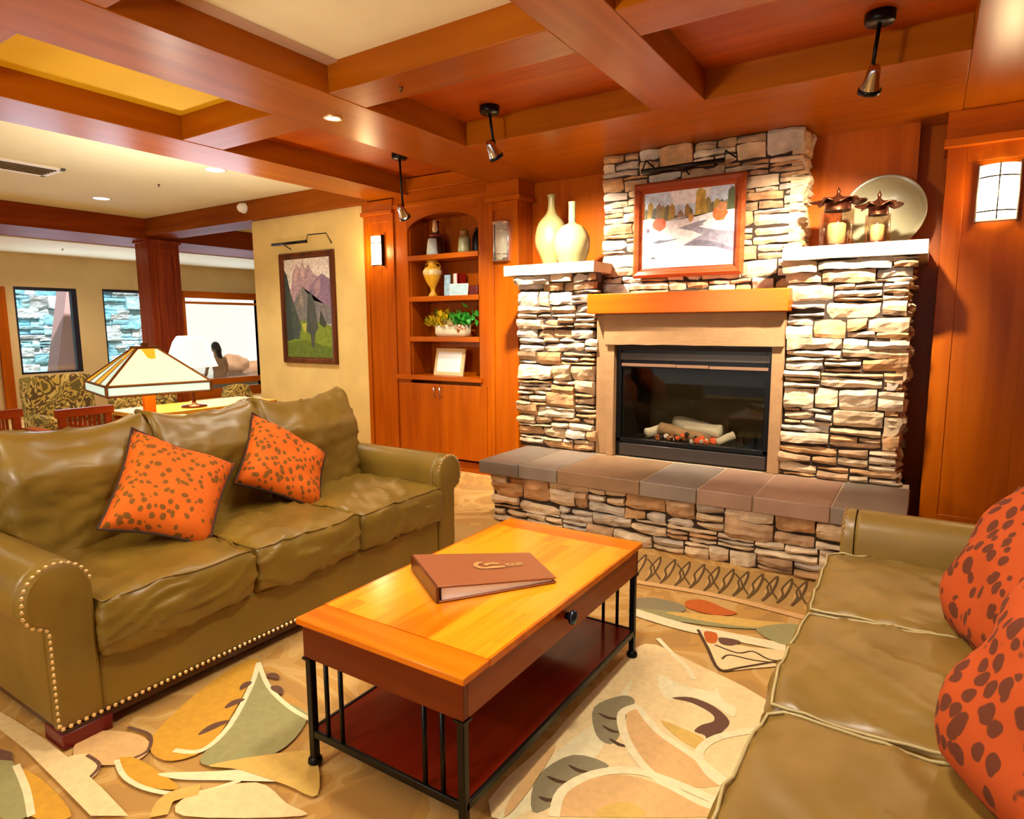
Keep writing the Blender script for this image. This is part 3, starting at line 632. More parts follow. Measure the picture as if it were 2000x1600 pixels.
# ---- pictures
def rect_frame(x0, x1, z0, z1, y, w, d, parent, m, name='frame', bevel=.006):
    bm = bmesh.new(); prof = [(0, 0), (0, -d*.6), (w*.25, -d), (w*.6, -d*.85), (w*.8, -d*.45), (w, -d*.35), (w, 0)]
    loops = []
    for o_, dy in prof:
        loops.append([bm.verts.new(p) for p in ((x0+o_, y+dy, z0+o_), (x1-o_, y+dy, z0+o_), (x1-o_, y+dy, z1-o_), (x0+o_, y+dy, z1-o_))])
    for a, b_ in zip(loops, loops[1:]):
        for k in range(4): bm.faces.new((a[k], a[(k+1) % 4], b_[(k+1) % 4], b_[k]))
    return obj(name, bm, m, parent)
def art(x0, x1, z0, z1, y, shapes, parent, base):
    """flat painted canvas; shapes are (colour, [(u, v)...]) with v down from the top"""
    bm = bmesh.new(); ms = [mat('paint_%d_%d_%d' % base, srgb(*base), .55, var=.04, vscale=14)]; idx = {base: 0}
    box(bm, (x0, y, z0), (x1, y+.012, z1), 0)
    for i, (c, pts) in enumerate(shapes):
        if c not in idx: idx[c] = len(ms); ms.append(mat('paint_%d_%d_%d' % c, srgb(*c), .55, var=.28, vscale=34))
        f = bm.faces.new([bm.verts.new((x0+(x1-x0)*u, y-.0003-.00012*i, z1-(z1-z0)*v)) for u, v in pts]); f.material_index = idx[c]
        bmesh.ops.triangulate(bm, faces=[f])
    return obj('canvas', bm, ms, parent)
def blob(cx, cy, rx, ry, n=12, j=.12, seed=0):
    R = random.Random(seed); return [(cx+rx*math.cos(2*PI*k/n)*(1+R.uniform(-j, j)), cy+ry*math.sin(2*PI*k/n)*(1+R.uniform(-j, j))) for k in range(n)]
RW = wood('red_frame_wood', srgb(128, 54, 20), srgb(190, 96, 50), 'x', .25)
pf = thing('framed_painting', 'framed painting of a snowy river on the chimney breast', 'painting', (-1.47, 4.57, 1.74))
PX0, PX1, PZ0, PZ1, PY = -1.87, -1.085, 1.755, 2.425, 4.57
rect_frame(PX0, PX1, PZ0, PZ1, PY, .075, .05, pf, RW)
def tree(u, w, v0, v1, c): return (c, [(u-w, v1), (u-w*.8, v0+.04), (u, v0), (u+w*.8, v0+.05), (u+w, v1)])
sh = [((196, 214, 232), [(0, 0), (1, 0), (1, .34), (0, .34)]), ((246, 246, 240), [(.3, .02), (.75, .0), (.72, .2), (.35, .2)])]
for k in range(22):
    u = k/21; R = random.Random(k); c = ((150, 128, 60), (112, 104, 62), (178, 146, 58), (92, 92, 70), (142, 116, 84))[k % 5]
    top = .10+.12*abs(math.sin(k*1.7))+(.12 if .34 < u < .62 else 0); sh.append(tree(u, .04, top, .40, c))
sh += [tree(.64, .06, .02, .42, (196, 166, 56)), tree(.66, .03, .12, .40, (170, 140, 44)), tree(.96, .05, .05, .38, (88, 96, 56)), tree(.5, .03, .2, .42, (150, 110, 40)),
       ((250, 244, 236), [(0, .36), (.10, .34), (.25, .40), (.42, .36), (.60, .37), (.78, .33), (1, .32), (1, 1), (0, 1)]),
       ((150, 146, 158), [(.40, .50), (.62, .43), (.72, .42), (.66, .47), (.85, .53), (1, .58), (1, .84), (.80, .76), (.46, .72), (.66, .60), (.55, .54)]),
       ((254, 250, 240), [(.62, .50), (.78, .45), (1, .46), (1, .59), (.82, .56)]), ((122, 118, 132), [(.46, .715), (.62, .66), (.80, .70), (1, .80), (1, .84), (.8, .76)]),
       ((226, 228, 244), [(0, .56), (.2, .54), (.4, .56), (.3, .64), (0, .68)]), ((190, 196, 222), [(.1, .885), (.3, .875), (.5, .89), (.45, .905), (.2, .91)]),
       ((232, 112, 72), blob(.20, .43, .075, .085, seed=1)), ((226, 124, 60), blob(.84, .36, .075, .09, seed=2)), ((206, 140, 84), blob(.86, .28, .05, .06, seed=3)), ((204, 150, 70), blob(.54, .38, .03, .05, seed=4)),
       ((96, 100, 120), [(.12, .66), (.2, .63), (.3, .64), (.36, .63), (.44, .62), (.3, .655), (.18, .675)]), ((120, 96, 120), blob(.07, .5, .02, .03, seed=5)),
       ((60, 56, 60), [(.10, .87), (.13, .84), (.14, .87), (.13, .865)]), ((60, 56, 60), [(.135, .845), (.155, .845), (.15, .875), (.14, .872)]), ((60, 56, 60), [(.16, .86), (.165, .84), (.17, .872), (.163, .875)])]
art(PX0+.06, PX1-.06, PZ0+.06, PZ1-.06, PY-.016, sh, pf, (222, 220, 224))
def picture_light(x0, x1, z, y, ywall, zm, label, arms, m):
    t = thing('picture_light', label, 'picture light', ((x0+x1)/2, ywall, zm))
    obj('lamp_tube', TUBE([(x0, y, z), (x1, y, z)], .016, 12), m, t, True)
    for a in arms: obj('arm', TUBE(a, .006, 8), m, t, True)
    return t
picture_light(-1.80, -1.22, 2.50, 4.50, 4.59, 2.5, 'black picture light above the snowy river painting', [[(-1.80, 4.50, 2.5), (-1.78, 4.53, 2.58), (-1.74, 4.60, 2.53)], [(-1.22, 4.50, 2.5), (-1.215, 4.5, 2.56), (-1.17, 4.59, 2.53)], [(-1.5, 4.5, 2.5), (-1.49, 4.60, 2.46)]], BLACK)
pm = thing('framed_painting', 'tall framed mountain and meadow painting on the cream wall', 'painting', (-5.85, 4.86, 1.0))
MX0, MX1, MZ0, MZ1 = -6.30, -5.41, 1.00, 2.235
rect_frame(MX0, MX1, MZ0, MZ1, 4.87, .075, .05, pm, wood('walnut_frame', srgb(66, 32, 14), srgb(120, 64, 30), 'z', .3))
sh = [((236, 222, 214), [(0, 0), (1, 0), (1, .25), (0, .3)]), ((176, 148, 158), [(.18, .16), (.28, .05), (.36, .10), (.40, .02), (.48, .10), (.55, .06), (.66, .16), (1, .24), (1, .5), (.1, .5)]),
      ((206, 176, 178), [(.28, .05), (.33, .12), (.27, .22), (.2, .2)]), ((206, 176, 178), [(.40, .02), (.47, .12), (.42, .22), (.37, .14)]),
      ((140, 114, 140), [(.55, .30), (.72, .20), (.84, .16), (1, .22), (1, .56), (.6, .50)]), ((168, 140, 150), [(.66, .26), (.8, .2), (.78, .34), (.68, .4)]),
      ((118, 116, 116), [(.1, .5), (.4, .28), (.62, .42), (.86, .46), (1, .5), (1, .66), (0, .66)]), ((150, 138, 122), [(.3, .46), (.36, .30), (.42, .48)]),
      ((120, 140, 44), [(0, .66), (.3, .63), (.6, .62), (1, .68), (1, 1), (0, 1)]), ((96, 116, 40), [(0, .86), (.4, .82), (1, .9), (1, 1), (0, 1)]), ((176, 176, 76), [(.35, .66), (.6, .64), (.7, .72), (.4, .74)]),
      ((56, 70, 66), [(0, .1), (.06, .16), (.18, .5), (.24, .8), (.0, .84)]), ((70, 82, 76), [(.1, .3), (.2, .46), (.34, .68), (.28, .82), (.14, .8)]), ((74, 80, 74), [(.45, .74), (.5, .4), (.58, .32), (.66, .46), (.72, .7), (.64, .76), (.62, .9), (.56, .9), (.55, .76)]), ((60, 66, 58), [(.74, .66), (.78, .52), (.9, .66), (.86, .7)])]
art(MX0+.07, MX1-.07, MZ0+.07, MZ1-.07, 4.85, sh, pm, (190, 176, 166))
picture_light(-6.30, -5.72, 2.33, 4.76, 4.87, 2.33, 'black picture light above the tall mountain painting', [[(-6.38, 4.87, 2.34), (-6.34, 4.80, 2.335), (-6.3, 4.76, 2.33)], [(-6.12, 4.76, 2.33), (-6.12, 4.87, 2.28)], [(-5.72, 4.76, 2.33), (-5.72, 4.78, 2.40), (-5.45, 4.80, 2.40), (-5.45, 4.87, 2.30)]], BLACK)

# ---- ornaments on the two shelves
CEL = mat('celadon_glaze', srgb(148, 134, 84), .35, bump=.12, bscale=14, var=.12, vscale=9)
CEL2 = mat('pale_celadon_glaze', srgb(150, 138, 92), .3, bump=.1, bscale=14, var=.08, vscale=9)
ZS = 1.877
def vase(px_axis, y, prof_px, m, label):
    """profile: (half width px, y px) measured on the photo"""
    p = at_y(px_axis, prof_px[-1][1], y); k = (p-EYE).dot(AX_F)/F_PX
    zb = ZS; pts = []; ztop = at_y(px_axis, prof_px[0][1], y).z; y0, y1 = prof_px[0][1], prof_px[-1][1]
    for w, yy in prof_px[::-1]: pts.append((w*k, (y1-yy)/(y1-y0)*(ztop-zb)))
    body = smooth_poly([(r, z, 0) for r, z in pts], False, 4); pr = [(0, 0)]+[(q.x, q.y) for q in body]
    pr += [(pr[-1][0]*.7, pr[-1][1]), (pr[-1][0]*.6, pr[-1][1]-.08), (0, pr[-1][1]-.10)]
    t = obj('vase', LATHE(pr, (p.x, y, zb+.001), 36), m, smooth=True); return tag(t, label, 'vase', 'long-necked vases on the left stone shelf')
vase(1077, 4.72, [(9, 381), (7, 388), (7, 404), (11, 417), (26, 436), (32, 462), (30, 480), (22, 498), (16, 514), (18, 521)], CEL, 'taller slender grey-green vase at the back of the left stone shelf')
vase(1117, 4.50, [(8, 395), (7, 401), (7, 428), (8, 437), (22, 445), (34, 466), (34, 490), (28, 508), (24, 520)], CEL2, 'rounder pale vase standing in front on the left stone shelf')
# platter leaning against the wall behind the right shelf
c = at_y(1727, 393, 4.86); R = 72*(c-EYE).dot(AX_F)/F_PX
bm = LATHE([(0, .0), (R*.82, .0), (R*.86, .02), (R, .035), (R*1.005, .042), (R*.985, .042), (R*.85, .03), (R*.8, .012), (0, .012)], (0, 0, 0), 64)
shifted(bm, Matrix.Translation((c.x, c.y+.02, ZS+R+.004)) @ Matrix.Rotation(math.radians(90-7), 4, 'X'))
pl = obj('platter', bm, mat('platter_glaze', srgb(146, 138, 106), .25, var=.05, vscale=4), smooth=True); tag(pl, 'big round grey-green platter standing behind the two lanterns', 'platter')
def lantern(px, w, ytop, yb, y, label, capw):
    p = at_y(px, yb, y); k = (p-EYE).dot(AX_F)/F_PX; r = w*k; h = at_y(px, ytop, y).z-ZS
    t = thing('hurricane_lantern', label, 'lantern', (p.x, y, ZS+.001), 'glass lanterns on the right stone shelf')
    b = Vector((p.x, y, ZS+.001))
    obj('glass_shade', lathe(bmesh.new(), [(r, .012), (r*1.02, h*.5), (r, h), (r*.96, h), (r*.97, h*.5), (r*.96, .012)], b, 32), pane_mat('lantern_glass', (.93, .86, .78), .16), t, True)
    obj('base_plate', lathe(bmesh.new(), [(0, 0), (r*1.0, 0), (r*1.02, .012), (0, .014)], b, 32), BRONZE, t, True)
    obj('candle', lathe(bmesh.new(), [(0, .014), (r*.55, .014), (r*.55, h*.62), (r*.4, h*.66), (0, h*.64)], b, 24), mat('peach_wax', srgb(240, 190, 130), .6), t, True)
    obj('collar', lathe(bmesh.new(), [(r*.8, h-.004), (r*.78, h+.035), (r*.9, h+.045), (r*.74, h+.05), (r*.7, h-.004)], b, 28), BRONZE, t, True)
    bm = bmesh.new(); n = 48; R1 = capw*k; top = bm.verts.new(b+Vector((0, 0, h+.105))); rings = []
    for q, (fr, zz) in enumerate(((.12, .085), (.3, .07), (.7, .058), (1, .05))):
        rings.append([bm.verts.new(b+Vector((math.cos(2*PI*s/n)*R1*fr*(1+.16*fr*math.sin(6*2*PI*s/n)), math.sin(2*PI*s/n)*R1*fr*(1+.16*fr*math.sin(6*2*PI*s/n)), h+zz+.012*fr*math.sin(6*2*PI*s/n+1)))) for s in range(n)])
    for s in range(n): bm.faces.new((top, rings[0][s], rings[0][(s+1) % n]))
    for a, c2 in zip(rings, rings[1:]):
        for s in range(n): bm.faces.new((a[s], c2[s], c2[(s+1) % n], a[(s+1) % n]))
    o = obj('petal_cap', bm, BRONZE, t, True); sm = o.modifiers.new('thick', 'SOLIDIFY'); sm.thickness = .006
    obj('finial', lathe(bmesh.new(), [(0, h+.09), (.008, h+.095), (.012, h+.11), (.005, h+.125), (0, h+.14)], b, 14), BRONZE, t, True)
lantern(1632, 30, 412, 478, 4.42, 'taller glass lantern with bronze petal cap on the right stone shelf', 44)
lantern(1712, 22, 420, 470, 4.38, 'shorter glass lantern with bronze petal cap in front of the platter', 37)

# ================================================================== BOOKCASE AND PANELLING
BY = 4.86
bc = thing('built_in_bookcase', 'built-in oak bookcase with arched top and two lower doors', 'bookcase', (-4.0, BY, 0))
X0, X1 = -4.53, -3.39
obj('carcass', B(((X0, BY, .10), (-4.36, BY+.03, 2.56)), ((-3.50, BY, .10), (X1, BY+.03, 2.56)), ((X0, BY+.03, .1), (X0+.03, 5.2, 2.56)), ((X1-.03, BY+.03, .1), (X1, 5.2, 2.56)), ((X0, 5.17, .1), (X1, 5.2, 2.56)),
      ((-4.36, BY+.02, .93), (-4.34, 5.17, 2.5)), ((-3.52, BY+.02, .93), (-3.50, 5.17, 2.5)), ((X0+.03, BY+.03, 2.48), (X1-.03, 5.17, 2.5))), W_Z, bc, bevel=.003)
obj('plinth', B(((X0, BY+.03, 0), (X1+.28, 5.2, .10))), W_X, bc)
ar = [(-4.36, 2.56), (-3.50, 2.56), (-3.50, 2.325)]+[(-3.93+.43*math.cos(t*PI/16), 2.325+.15*math.sin(t*PI/16)) for t in range(1, 16)]+[(-4.36, 2.325)]
obj('arched_valance', PRISM(ar, 'y', BY+.001, BY+.025), W_X, bc)
for z in (2.095, 1.70, 1.31):
    obj('shelf', B(((-4.355, BY-.005, z-.048), (-3.505, 5.17, z))), W_X, bc, bevel=.003)
obj('counter', B(((X0-.0, BY-.035, .885), (-3.47, 5.17, .93))), W_X, bc, bevel=.004)
for a, c2, hx in ((X0+.03, -3.985, -4.03), (-3.98, -3.42, -3.955)):
    d = obj('door', B(((a, BY-.018, .13), (c2, BY+.0, .85))), W_Z, bc, bevel=.003)
    obj('handle', TUBE([(hx, BY-.018, .82), (hx, BY-.045, .815), (hx, BY-.045, .73), (hx, BY-.018, .725)], .008, 8), CHROME, d, True)
obj('crown', B(((X0, BY-.02, 2.56), (X1+.33, BY+.06, 2.60)), ((X0, BY-.005, 2.60), (X1+.33, BY+.06, 2.70)), ((X0, BY-.03, 2.70), (X1+.33, BY+.06, 2.82))), W_X, bc, bevel=.004)
# pilasters either side
def panel(name, x0, x1, y, z0, z1, label, y2=5.1, w=.055):
    return struct(name, B(((x0, y+.012, z0), (x1, y2, z1)), ((x0, y, z0), (x0+w, y+.012, z1)), ((x1-w, y, z0), (x1, y+.012, z1)), ((x0+w, y, z1-w*1.3), (x1-w, y+.012, z1)), ((x0+w, y, z0), (x1-w, y+.012, z0+w*2))), W_Z, bevel=.003, label=label, cat='panelling')
panel('trim_3', -4.94, -4.53, 4.845, 0, 2.52, 'oak pilaster panel between cream wall and bookcase')
struct('trim_4', B(((-4.96, 4.82, 2.52), (-4.53, 5.1, 2.56)), ((-4.95, 4.835, 2.56), (-4.53, 5.1, 2.66))), W_X, bevel=.004, label='moulded cap above the left oak pilaster', cat='trim')
panel('trim_5', -3.385, -3.07, 4.85, 0, 2.50, 'oak pilaster panel between bookcase and fireplace', 5.25)
struct('trim_6', B(((-3.40, 4.815, 2.50), (-3.03, 5.25, 2.54)), ((-3.385, 4.83, 2.54), (-3.05, 5.25, 2.67))), W_X, bevel=.004, label='moulded cap above the pilaster beside the fireplace', cat='trim')
struct('trim_7', B(((-.76, 4.94, HZ), (-.13, 5.1, 2.67))), W_Z, label='plain oak backboard behind the platter', cat='panelling')
panel('trim_8', .02, .56, 4.83, 0, 2.50, 'tall oak cabinet panel carrying the right wall light', w=.10)
panel('trim_9', .565, 1.4, 4.83, 0, 2.50, 'oak panel at the right edge of the room', w=.09)
struct('trim_10', B(((.0, 4.79, 2.46), (1.4, 5.1, 2.51)), ((.01, 4.81, 2.51), (1.4, 5.1, 2.67))), W_X, bevel=.004, label='moulded cap above the right oak cabinet', cat='trim')

# ---- wall lights
def sconce(x, z0, z1, y, w, lit, label, m):
    t = thing('wall_light', label, 'wall light', (x, y, z0), 'glass panel wall lights'); h = z1-z0
    gm = mat('lit_alabaster', srgb(255, 240, 214), .4, emit=(1, .80, .50), estr=9) if lit else mat('unlit_alabaster', srgb(206, 200, 176), .3)
    obj('backplate', B(((x-w*.5, y-.012, z0+.01), (x+w*.5, y, z1-.01))), m, t)
    bm = bmesh.new(); n = 10; F = []
    for i in range(n+1):
        u = -1+2*i/n; F.append((x+u*w*.46, y-.02-.045*(1-u*u)))
    va = [bm.verts.new((a, c2, z0+.012)) for a, c2 in F]; vb = [bm.verts.new((a, c2, z1-.012)) for a, c2 in F]
    for i in range(n): bm.faces.new((va[i], va[i+1], vb[i+1], vb[i]))
    o = obj('glass_shade', bm, gm, t, True); s = o.modifiers.new('t', 'SOLIDIFY'); s.thickness = .004
    for zz in ((z0+h*.18, z1-h*.24) if not lit or w > .18 else (z1-h*.26,)):
        obj('strap', TUBE([(a, c2-.005, zz) for a, c2 in F], .005, 6), BLACK if lit else CHROME, t, True)
    for xx in ((x-w*.5, x+w*.5) if not lit or w > .18 else (x+w*.5,)):
        obj('side_bar', B(((xx-.005, y-.04, z0), (xx+.005, y, z1))), m, t, bevel=.003)
    if w > .18: obj('centre_bar', TUBE([(x, y-.072, z0+.01), (x, y-.072, z1-.01)], .004, 6), BLACK, t, True)
    if not lit:
        obj('end_cap', B(((x-w*.5, y-.06, z1-.03), (x+w*.5, y, z1))), m, t, bevel=.006); obj('end_cap', B(((x-w*.5, y-.06, z0), (x+w*.5, y, z0+.03))), m, t, bevel=.006)
    if lit: light('wall_light_lamp', 'POINT', (x, y-.14, (z0+z1)/2), lit, (1, .66, .30), size=.05)
    return t
sconce(-4.755, 2.02, 2.325, 4.857, .165, 9, 'lit wall light on the pilaster beside the cream wall', BLACK)
sconce(-3.235, 1.98, 2.33, 4.862, .15, 0, 'unlit chrome wall light on the pilaster beside the fireplace', CHROME)
q0, q1 = at_y(1921, 322, 4.842), at_y(1976, 432, 4.842)
sconce((q0.x+q1.x)/2, q1.z, q0.z, 4.842, .20, 7, 'lit wall light on the oak cabinet right of the fireplace', mat('pewter', srgb(150, 130, 110), .3, .9))

# ---- bookcase contents (y just behind the front edge)
def prop(name, label, cat, group=None, loc=(0, 0, 0)): return thing(name, label, cat, loc, group)
SX = lambda px, y=4.93: at_y(px, 560, y).x
DBR = mat('dark_brown_glaze', srgb(54, 22, 12), .25); TEALW = mat('pale_teal_glaze', srgb(206, 220, 214), .3, var=.15, vscale=20); GREENW = mat('sage_glaze', srgb(150, 150, 106), .35, var=.25, vscale=18)
x = SX(848); z = 2.095
t = prop('figurine', 'dark bottle-shaped figurine with pale front on the top shelf', 'figurine', None, (x, 4.96, z))
obj('body', LATHE([(0, 0), (.075, 0), (.08, .02), (.075, .10), (.062, .17), (.05, .19), (.03, .215), (.026, .30), (.03, .325), (0, .33)], (x, 4.98, z+.001), 24), DBR, t, True)
obj('apron', LATHE([(0, .0), (.066, .0), (.06, .04), (.052, .12), (.045, .155), (0, .16)], (x-.005, 4.93, z+.001), 24), TEALW, t, True)
obj('collar', LATHE([(.02, .17), (.06, .175), (.075, .19), (.05, .205), (.02, .21)], (x, 4.98, z), 20), mat('oxblood', srgb(120, 34, 20), .4), t, True)
obj('face', LATHE([(0, .215), (.024, .22), (.03, .25), (.024, .29), (.02, .335), (0, .34)], (x, 4.965, z), 18), mat('cream_face', srgb(222, 186, 136), .5), t, True)
x = SX(832); o = obj('box', B(((x-.035, 5.02, z+.001), (x+.035, 5.12, z+.17))), DBR, bevel=.006); tag(o, 'small dark brown box behind the figurine on the top shelf', 'box')
x = SX(906); t = prop('jar', 'mottled sage jar with dark lid on the top shelf', 'jar', None, (x, 4.96, z))
obj('body', LATHE([(0, 0), (.06, 0), (.062, .02), (.055, .12), (.05, .145), (0, .15)], (x, 4.95, z+.001), 24), GREENW, t, True)
obj('lid', LATHE([(.05, .146), (.045, .16), (.04, .185), (.045, .20), (.03, .215), (0, .22)], (x, 4.95, z+.001), 24), mat('ochre_lid', srgb(140, 96, 40), .4), t, True)
x = SX(926); t = prop('bottle', 'black bottle at the right end of the top shelf', 'bottle', None, (x, 4.99, z))
obj('body', LATHE([(0, 0), (.042, 0), (.044, .02), (.044, .14), (.03, .175), (.02, .19), (.018, .22), (.022, .225), (0, .226)], (x-.01, 5.0, z+.001), 24), BLACK, t, True)
z = 1.70; x = SX(842); t = prop('urn', 'golden two-handled urn on the second shelf', 'urn', None, (x, 4.95, z))
GOLD = mat('golden_glaze', srgb(226, 170, 40), .3, bump=.2, bscale=20, var=.2, vscale=14)
obj('body', LATHE([(0, 0), (.05, 0), (.045, .015), (.022, .05), (.03, .085), (.07, .15), (.092, .21), (.095, .24), (.075, .275), (.045, .295), (.045, .325), (.062, .345), (.05, .345), (.035, .32), (0, .31)], (x, 4.96, z+.001), 30), GOLD, t, True)
for s in (-1, 1): obj('handle', TUBE([(x+s*.05, 4.96, z+.325), (x+s*.085, 4.96, z+.32), (x+s*.095, 4.96, z+.285), (x+s*.08, 4.96, z+.26)], .009, 8), GOLD, t, True)
obj('painted_band', LATHE([(.0935, .205), (.0975, .225), (.0965, .245), (.085, .262)], (x, 4.96, z+.002), 30), mat('cream_glaze', srgb(226, 196, 130), .35, var=.3, vscale=22), t, True)
def standing_card(px, w, h, y, z, tilt, fm, im, label, name='photo_frame', cat='frame', rim=.008, d=.012, group=None, yaw=0):
    p = Vector((SX(px, y), y, z)); t = thing(name, label, cat, p, group)
    M = Matrix.Translation(p+Vector((0, 0, .001))) @ Matrix.Rotation(yaw, 4, 'Z') @ Matrix.Rotation(-tilt, 4, 'X')
    obj('border', shifted(B(((-w/2, 0, 0), (w/2, d, h))), M), fm, t, bevel=.002)
    obj('sheet', shifted(B(((-w/2+rim, -.002, rim), (w/2-rim, 0, h-rim))), M), im, t)
    obj('prop_leg', shifted(B(((-.01, d, .0), (.01, d+h*.35*math.sin(max(.15, tilt))+.02, .006)), ((-.008, d, .0), (.008, d+.01, h*.8))), M), BLACKM, t)
    return t
standing_card(873, .085, .21, 4.97, z, .06, BLACKM, mat('blue_print', srgb(170, 206, 222), .3, var=.3, vscale=24), 'small black framed card beside the golden urn', rim=.006)
BK = thing('paperback', 'red and white upright book behind the pale blue card', 'book', (SX(892, 5.02), 5.02, z)); x = SX(892, 5.02)
obj('cover', B(((x-.03, 5.01, z+.001), (x-.022, 5.13, z+.22)), ((x+.022, 5.01, z+.001), (x+.03, 5.13, z+.22)), ((x-.03, 5.01, z+.001), (x+.03, 5.018, z+.22))), mat('red_cover', srgb(206, 40, 30), .4, var=.1), BK)
obj('spine_label', B(((x-.028, 5.007, z+.03), (x+.012, 5.0099, z+.216))), mat('spine_white', srgb(226, 230, 222), .4), BK); obj('pages', B(((x-.021, 5.019, z+.004), (x+.021, 5.128, z+.216))), PAPER, BK)
standing_card(895, .20, .115, 4.915, z, .18, mat('pale_card', srgb(214, 232, 226), .5), mat('blue_card', srgb(182, 218, 222), .4, var=.15, vscale=16), 'wide pale blue card propped on the second shelf', rim=.012, d=.005, name='display_card', cat='card', yaw=.12)
x = SX(921); o = obj('box', B(((x-.055, 4.95, z+.001), (x+.055, 5.06, z+.095))), mat('maroon_box', srgb(96, 24, 20), .35, var=.3, vscale=18), bevel=.008); tag(o, 'dark maroon box at right end of the second shelf', 'box')
# planter
z = 1.31; x = SX(878)
t = prop('planter', 'cream planter of yellow and green succulents on the third shelf', 'planter', None, (x, 4.97, z))
bm = bmesh.new(); n = 32
for rr, zz in ((.9, 0), (1, .03), (1.0, .12)): pass
PR = [(.17, .07, 0), (.19, .085, .03), (.19, .085, .115), (.18, .075, .115), (.17, .065, .07)]
rings = [[bm.verts.new((x+a*math.copysign(abs(math.cos(2*PI*k/n))**.55, math.cos(2*PI*k/n)), 4.97+b_*math.copysign(abs(math.sin(2*PI*k/n))**.55, math.sin(2*PI*k/n)), z+.001+zz)) for k in range(n)] for a, b_, zz in PR]
for a, b_ in zip(rings, rings[1:]):
    for k in range(n): bm.faces.new((a[k], a[(k+1) % n], b_[(k+1) % n], b_[k]))
bm.faces.new(rings[0][::-1]); bm.faces.new(rings[-1])
obj('trough', bm, mat('cream_ceramic', srgb(232, 222, 186), .4, var=.08, vscale=12), t, True)
rn = random.Random(9)
def leafy(cx, cy, cz, sx, sy, sz, N, size, m, nm, seed):
    R = random.Random(seed); bm = bmesh.new()
    for _ in range(N):
        p = Vector((cx+R.gauss(0, sx), cy+R.gauss(0, sy), cz+abs(R.gauss(0, sz)))); d = Vector((R.uniform(-1, 1), R.uniform(-1, .4), R.uniform(.1, 1.2))).normalized(); s = d.cross(Vector((R.random(), R.random(), R.random()))).normalized(); u = d.cross(s); L = size*R.uniform(.7, 1.3)
        q = [p, p+d*L*.4+s*L*.4+u*L*.05, p+d*L, p+d*L*.4-s*L*.4+u*L*.05]; v = [bm.verts.new(w) for w in q]; bm.faces.new((v[0], v[1], v[2])); bm.faces.new((v[0], v[2], v[3]))
    return obj(nm, bm, m, t)
leafy(x-.14, 4.95, z+.09, .06, .035, .045, 120, .075, mat('yellow_leaf', srgb(226, 196, 20), .5), 'yellow_foliage', 1)
leafy(x-.10, 4.96, z+.10, .075, .03, .045, 110, .07, mat('lime_leaf', srgb(150, 160, 30), .5), 'lime_foliage', 2)
leafy(x+.13, 4.95, z+.11, .06, .035, .045, 170, .075, mat('green_leaf', srgb(66, 170, 50), .5), 'green_foliage', 3)
leafy(x+.02, 4.93, z+.10, .05, .02, .02, 60, .06, mat('peach_petal', srgb(236, 206, 140), .5), 'blossom', 4)
leafy(x+.13, 4.90, z+.05, .03, .01, .02, 16, .045, mat('rust_petal', srgb(200, 110, 50), .5), 'rust_blossom', 5)
standing_card(871, .36, .27, 4.93, .93, .22, mat('pale_gilt_frame', srgb(226, 196, 140), .4), PAPER, 'blank white sheet in a pale gilt frame on the counter', rim=.035, d=.02)

# ================================================================== CEILING FITTINGS
def track_spot(base, head, aim, label, rod_top=None):
    t = thing('track_spotlight', label, 'spotlight', base, 'black rod spotlights')
    b = Vector(base); h = Vector(head); d = (Vector(aim)-h).normalized()
    obj('canopy', shifted(LATHE([(0, 0), (.065, 0), (.065, -.035), (.06, -.045), (0, -.045)], (0, 0, 0), 24), Matrix.Translation(b)), BLACK, t, True)
    obj('rod', TUBE([b+Vector((0, 0, -.04)), Vector((h.x, h.y, h.z+.06))], .009, 10), BLACK, t, True)
    Q = d.to_track_quat('Z', 'Y').to_matrix().to_4x4()
    hd = obj('lamp_head', shifted(LATHE([(0, -.075), (.018, -.075), (.03, -.05), (.034, -.01), (.046, .03), (.046, .045), (.04, .045), (.036, .02), (0, .0)], (0, 0, 0), 24), Matrix.Translation(h) @ Q), CHROME, t, True)
    obj('bezel', shifted(LATHE([(.0465, .028), (.05, .03), (.05, .05), (.04, .05), (.042, .03)], (0, 0, 0), 24), Matrix.Translation(h) @ Q), BLACK, hd, True)
    obj('bulb', shifted(LATHE([(0, .012), (.03, .018), (.034, .03), (0, .034)], (0, 0, 0), 20), Matrix.Translation(h) @ Q), mat('bulb_glow', (1, .95, .85), .3, emit=(1, .86, .6), estr=12), hd, True)
    obj('yoke', TUBE([Vector((h.x, h.y, h.z+.07)), Vector((h.x, h.y, h.z+.03))], .014, 10), BLACK, hd, True)
track_spot((-.285, 3.57, ZC), at_y(1702, 160, 3.57), (-.6, 4.4, 1.5), 'black rod spotlight hanging nearest the right cabinet')
track_spot((-2.50, 3.61, ZC), at_y(964, 296, 3.63), (-2.3, 4.4, 1.5), 'black rod spotlight hanging left of the chimney breast')
track_spot((-3.776, 4.14, ZC), at_y(787, 416, 4.2), (-3.9, 4.9, 1.6), 'black rod spotlight hanging in front of the bookcase')
def downlight(px, py, z, r, label, em=18):
    p = at_z(px, py, z); t = thing('downlight', label, 'downlight', p, 'recessed ceiling lights')
    obj('trim_ring', lathe(bmesh.new(), [(r, 0), (r*1.02, -.006), (r*.78, -.008), (r*.75, 0)], p, 28), WHITE if z > 2.7 else BRASS, t, True)
    obj('lens', lathe(bmesh.new(), [(0, -.004), (r*.76, -.004), (r*.76, -.001)], p, 28), mat('downlight_glow', (1, .95, .85), .4, emit=(1, .88, .66), estr=em), t, True)
downlight(420, 331, ZP, .10, 'recessed ceiling light in the hall nearest the timber beam')
downlight(198, 387, ZP, .10, 'recessed ceiling light in the hall farther from the beam')
downlight(650, 230, ZB, .055, 'small recessed light in the timber beam')
bm = bmesh.new(); p = at_z(62, 325, ZP)
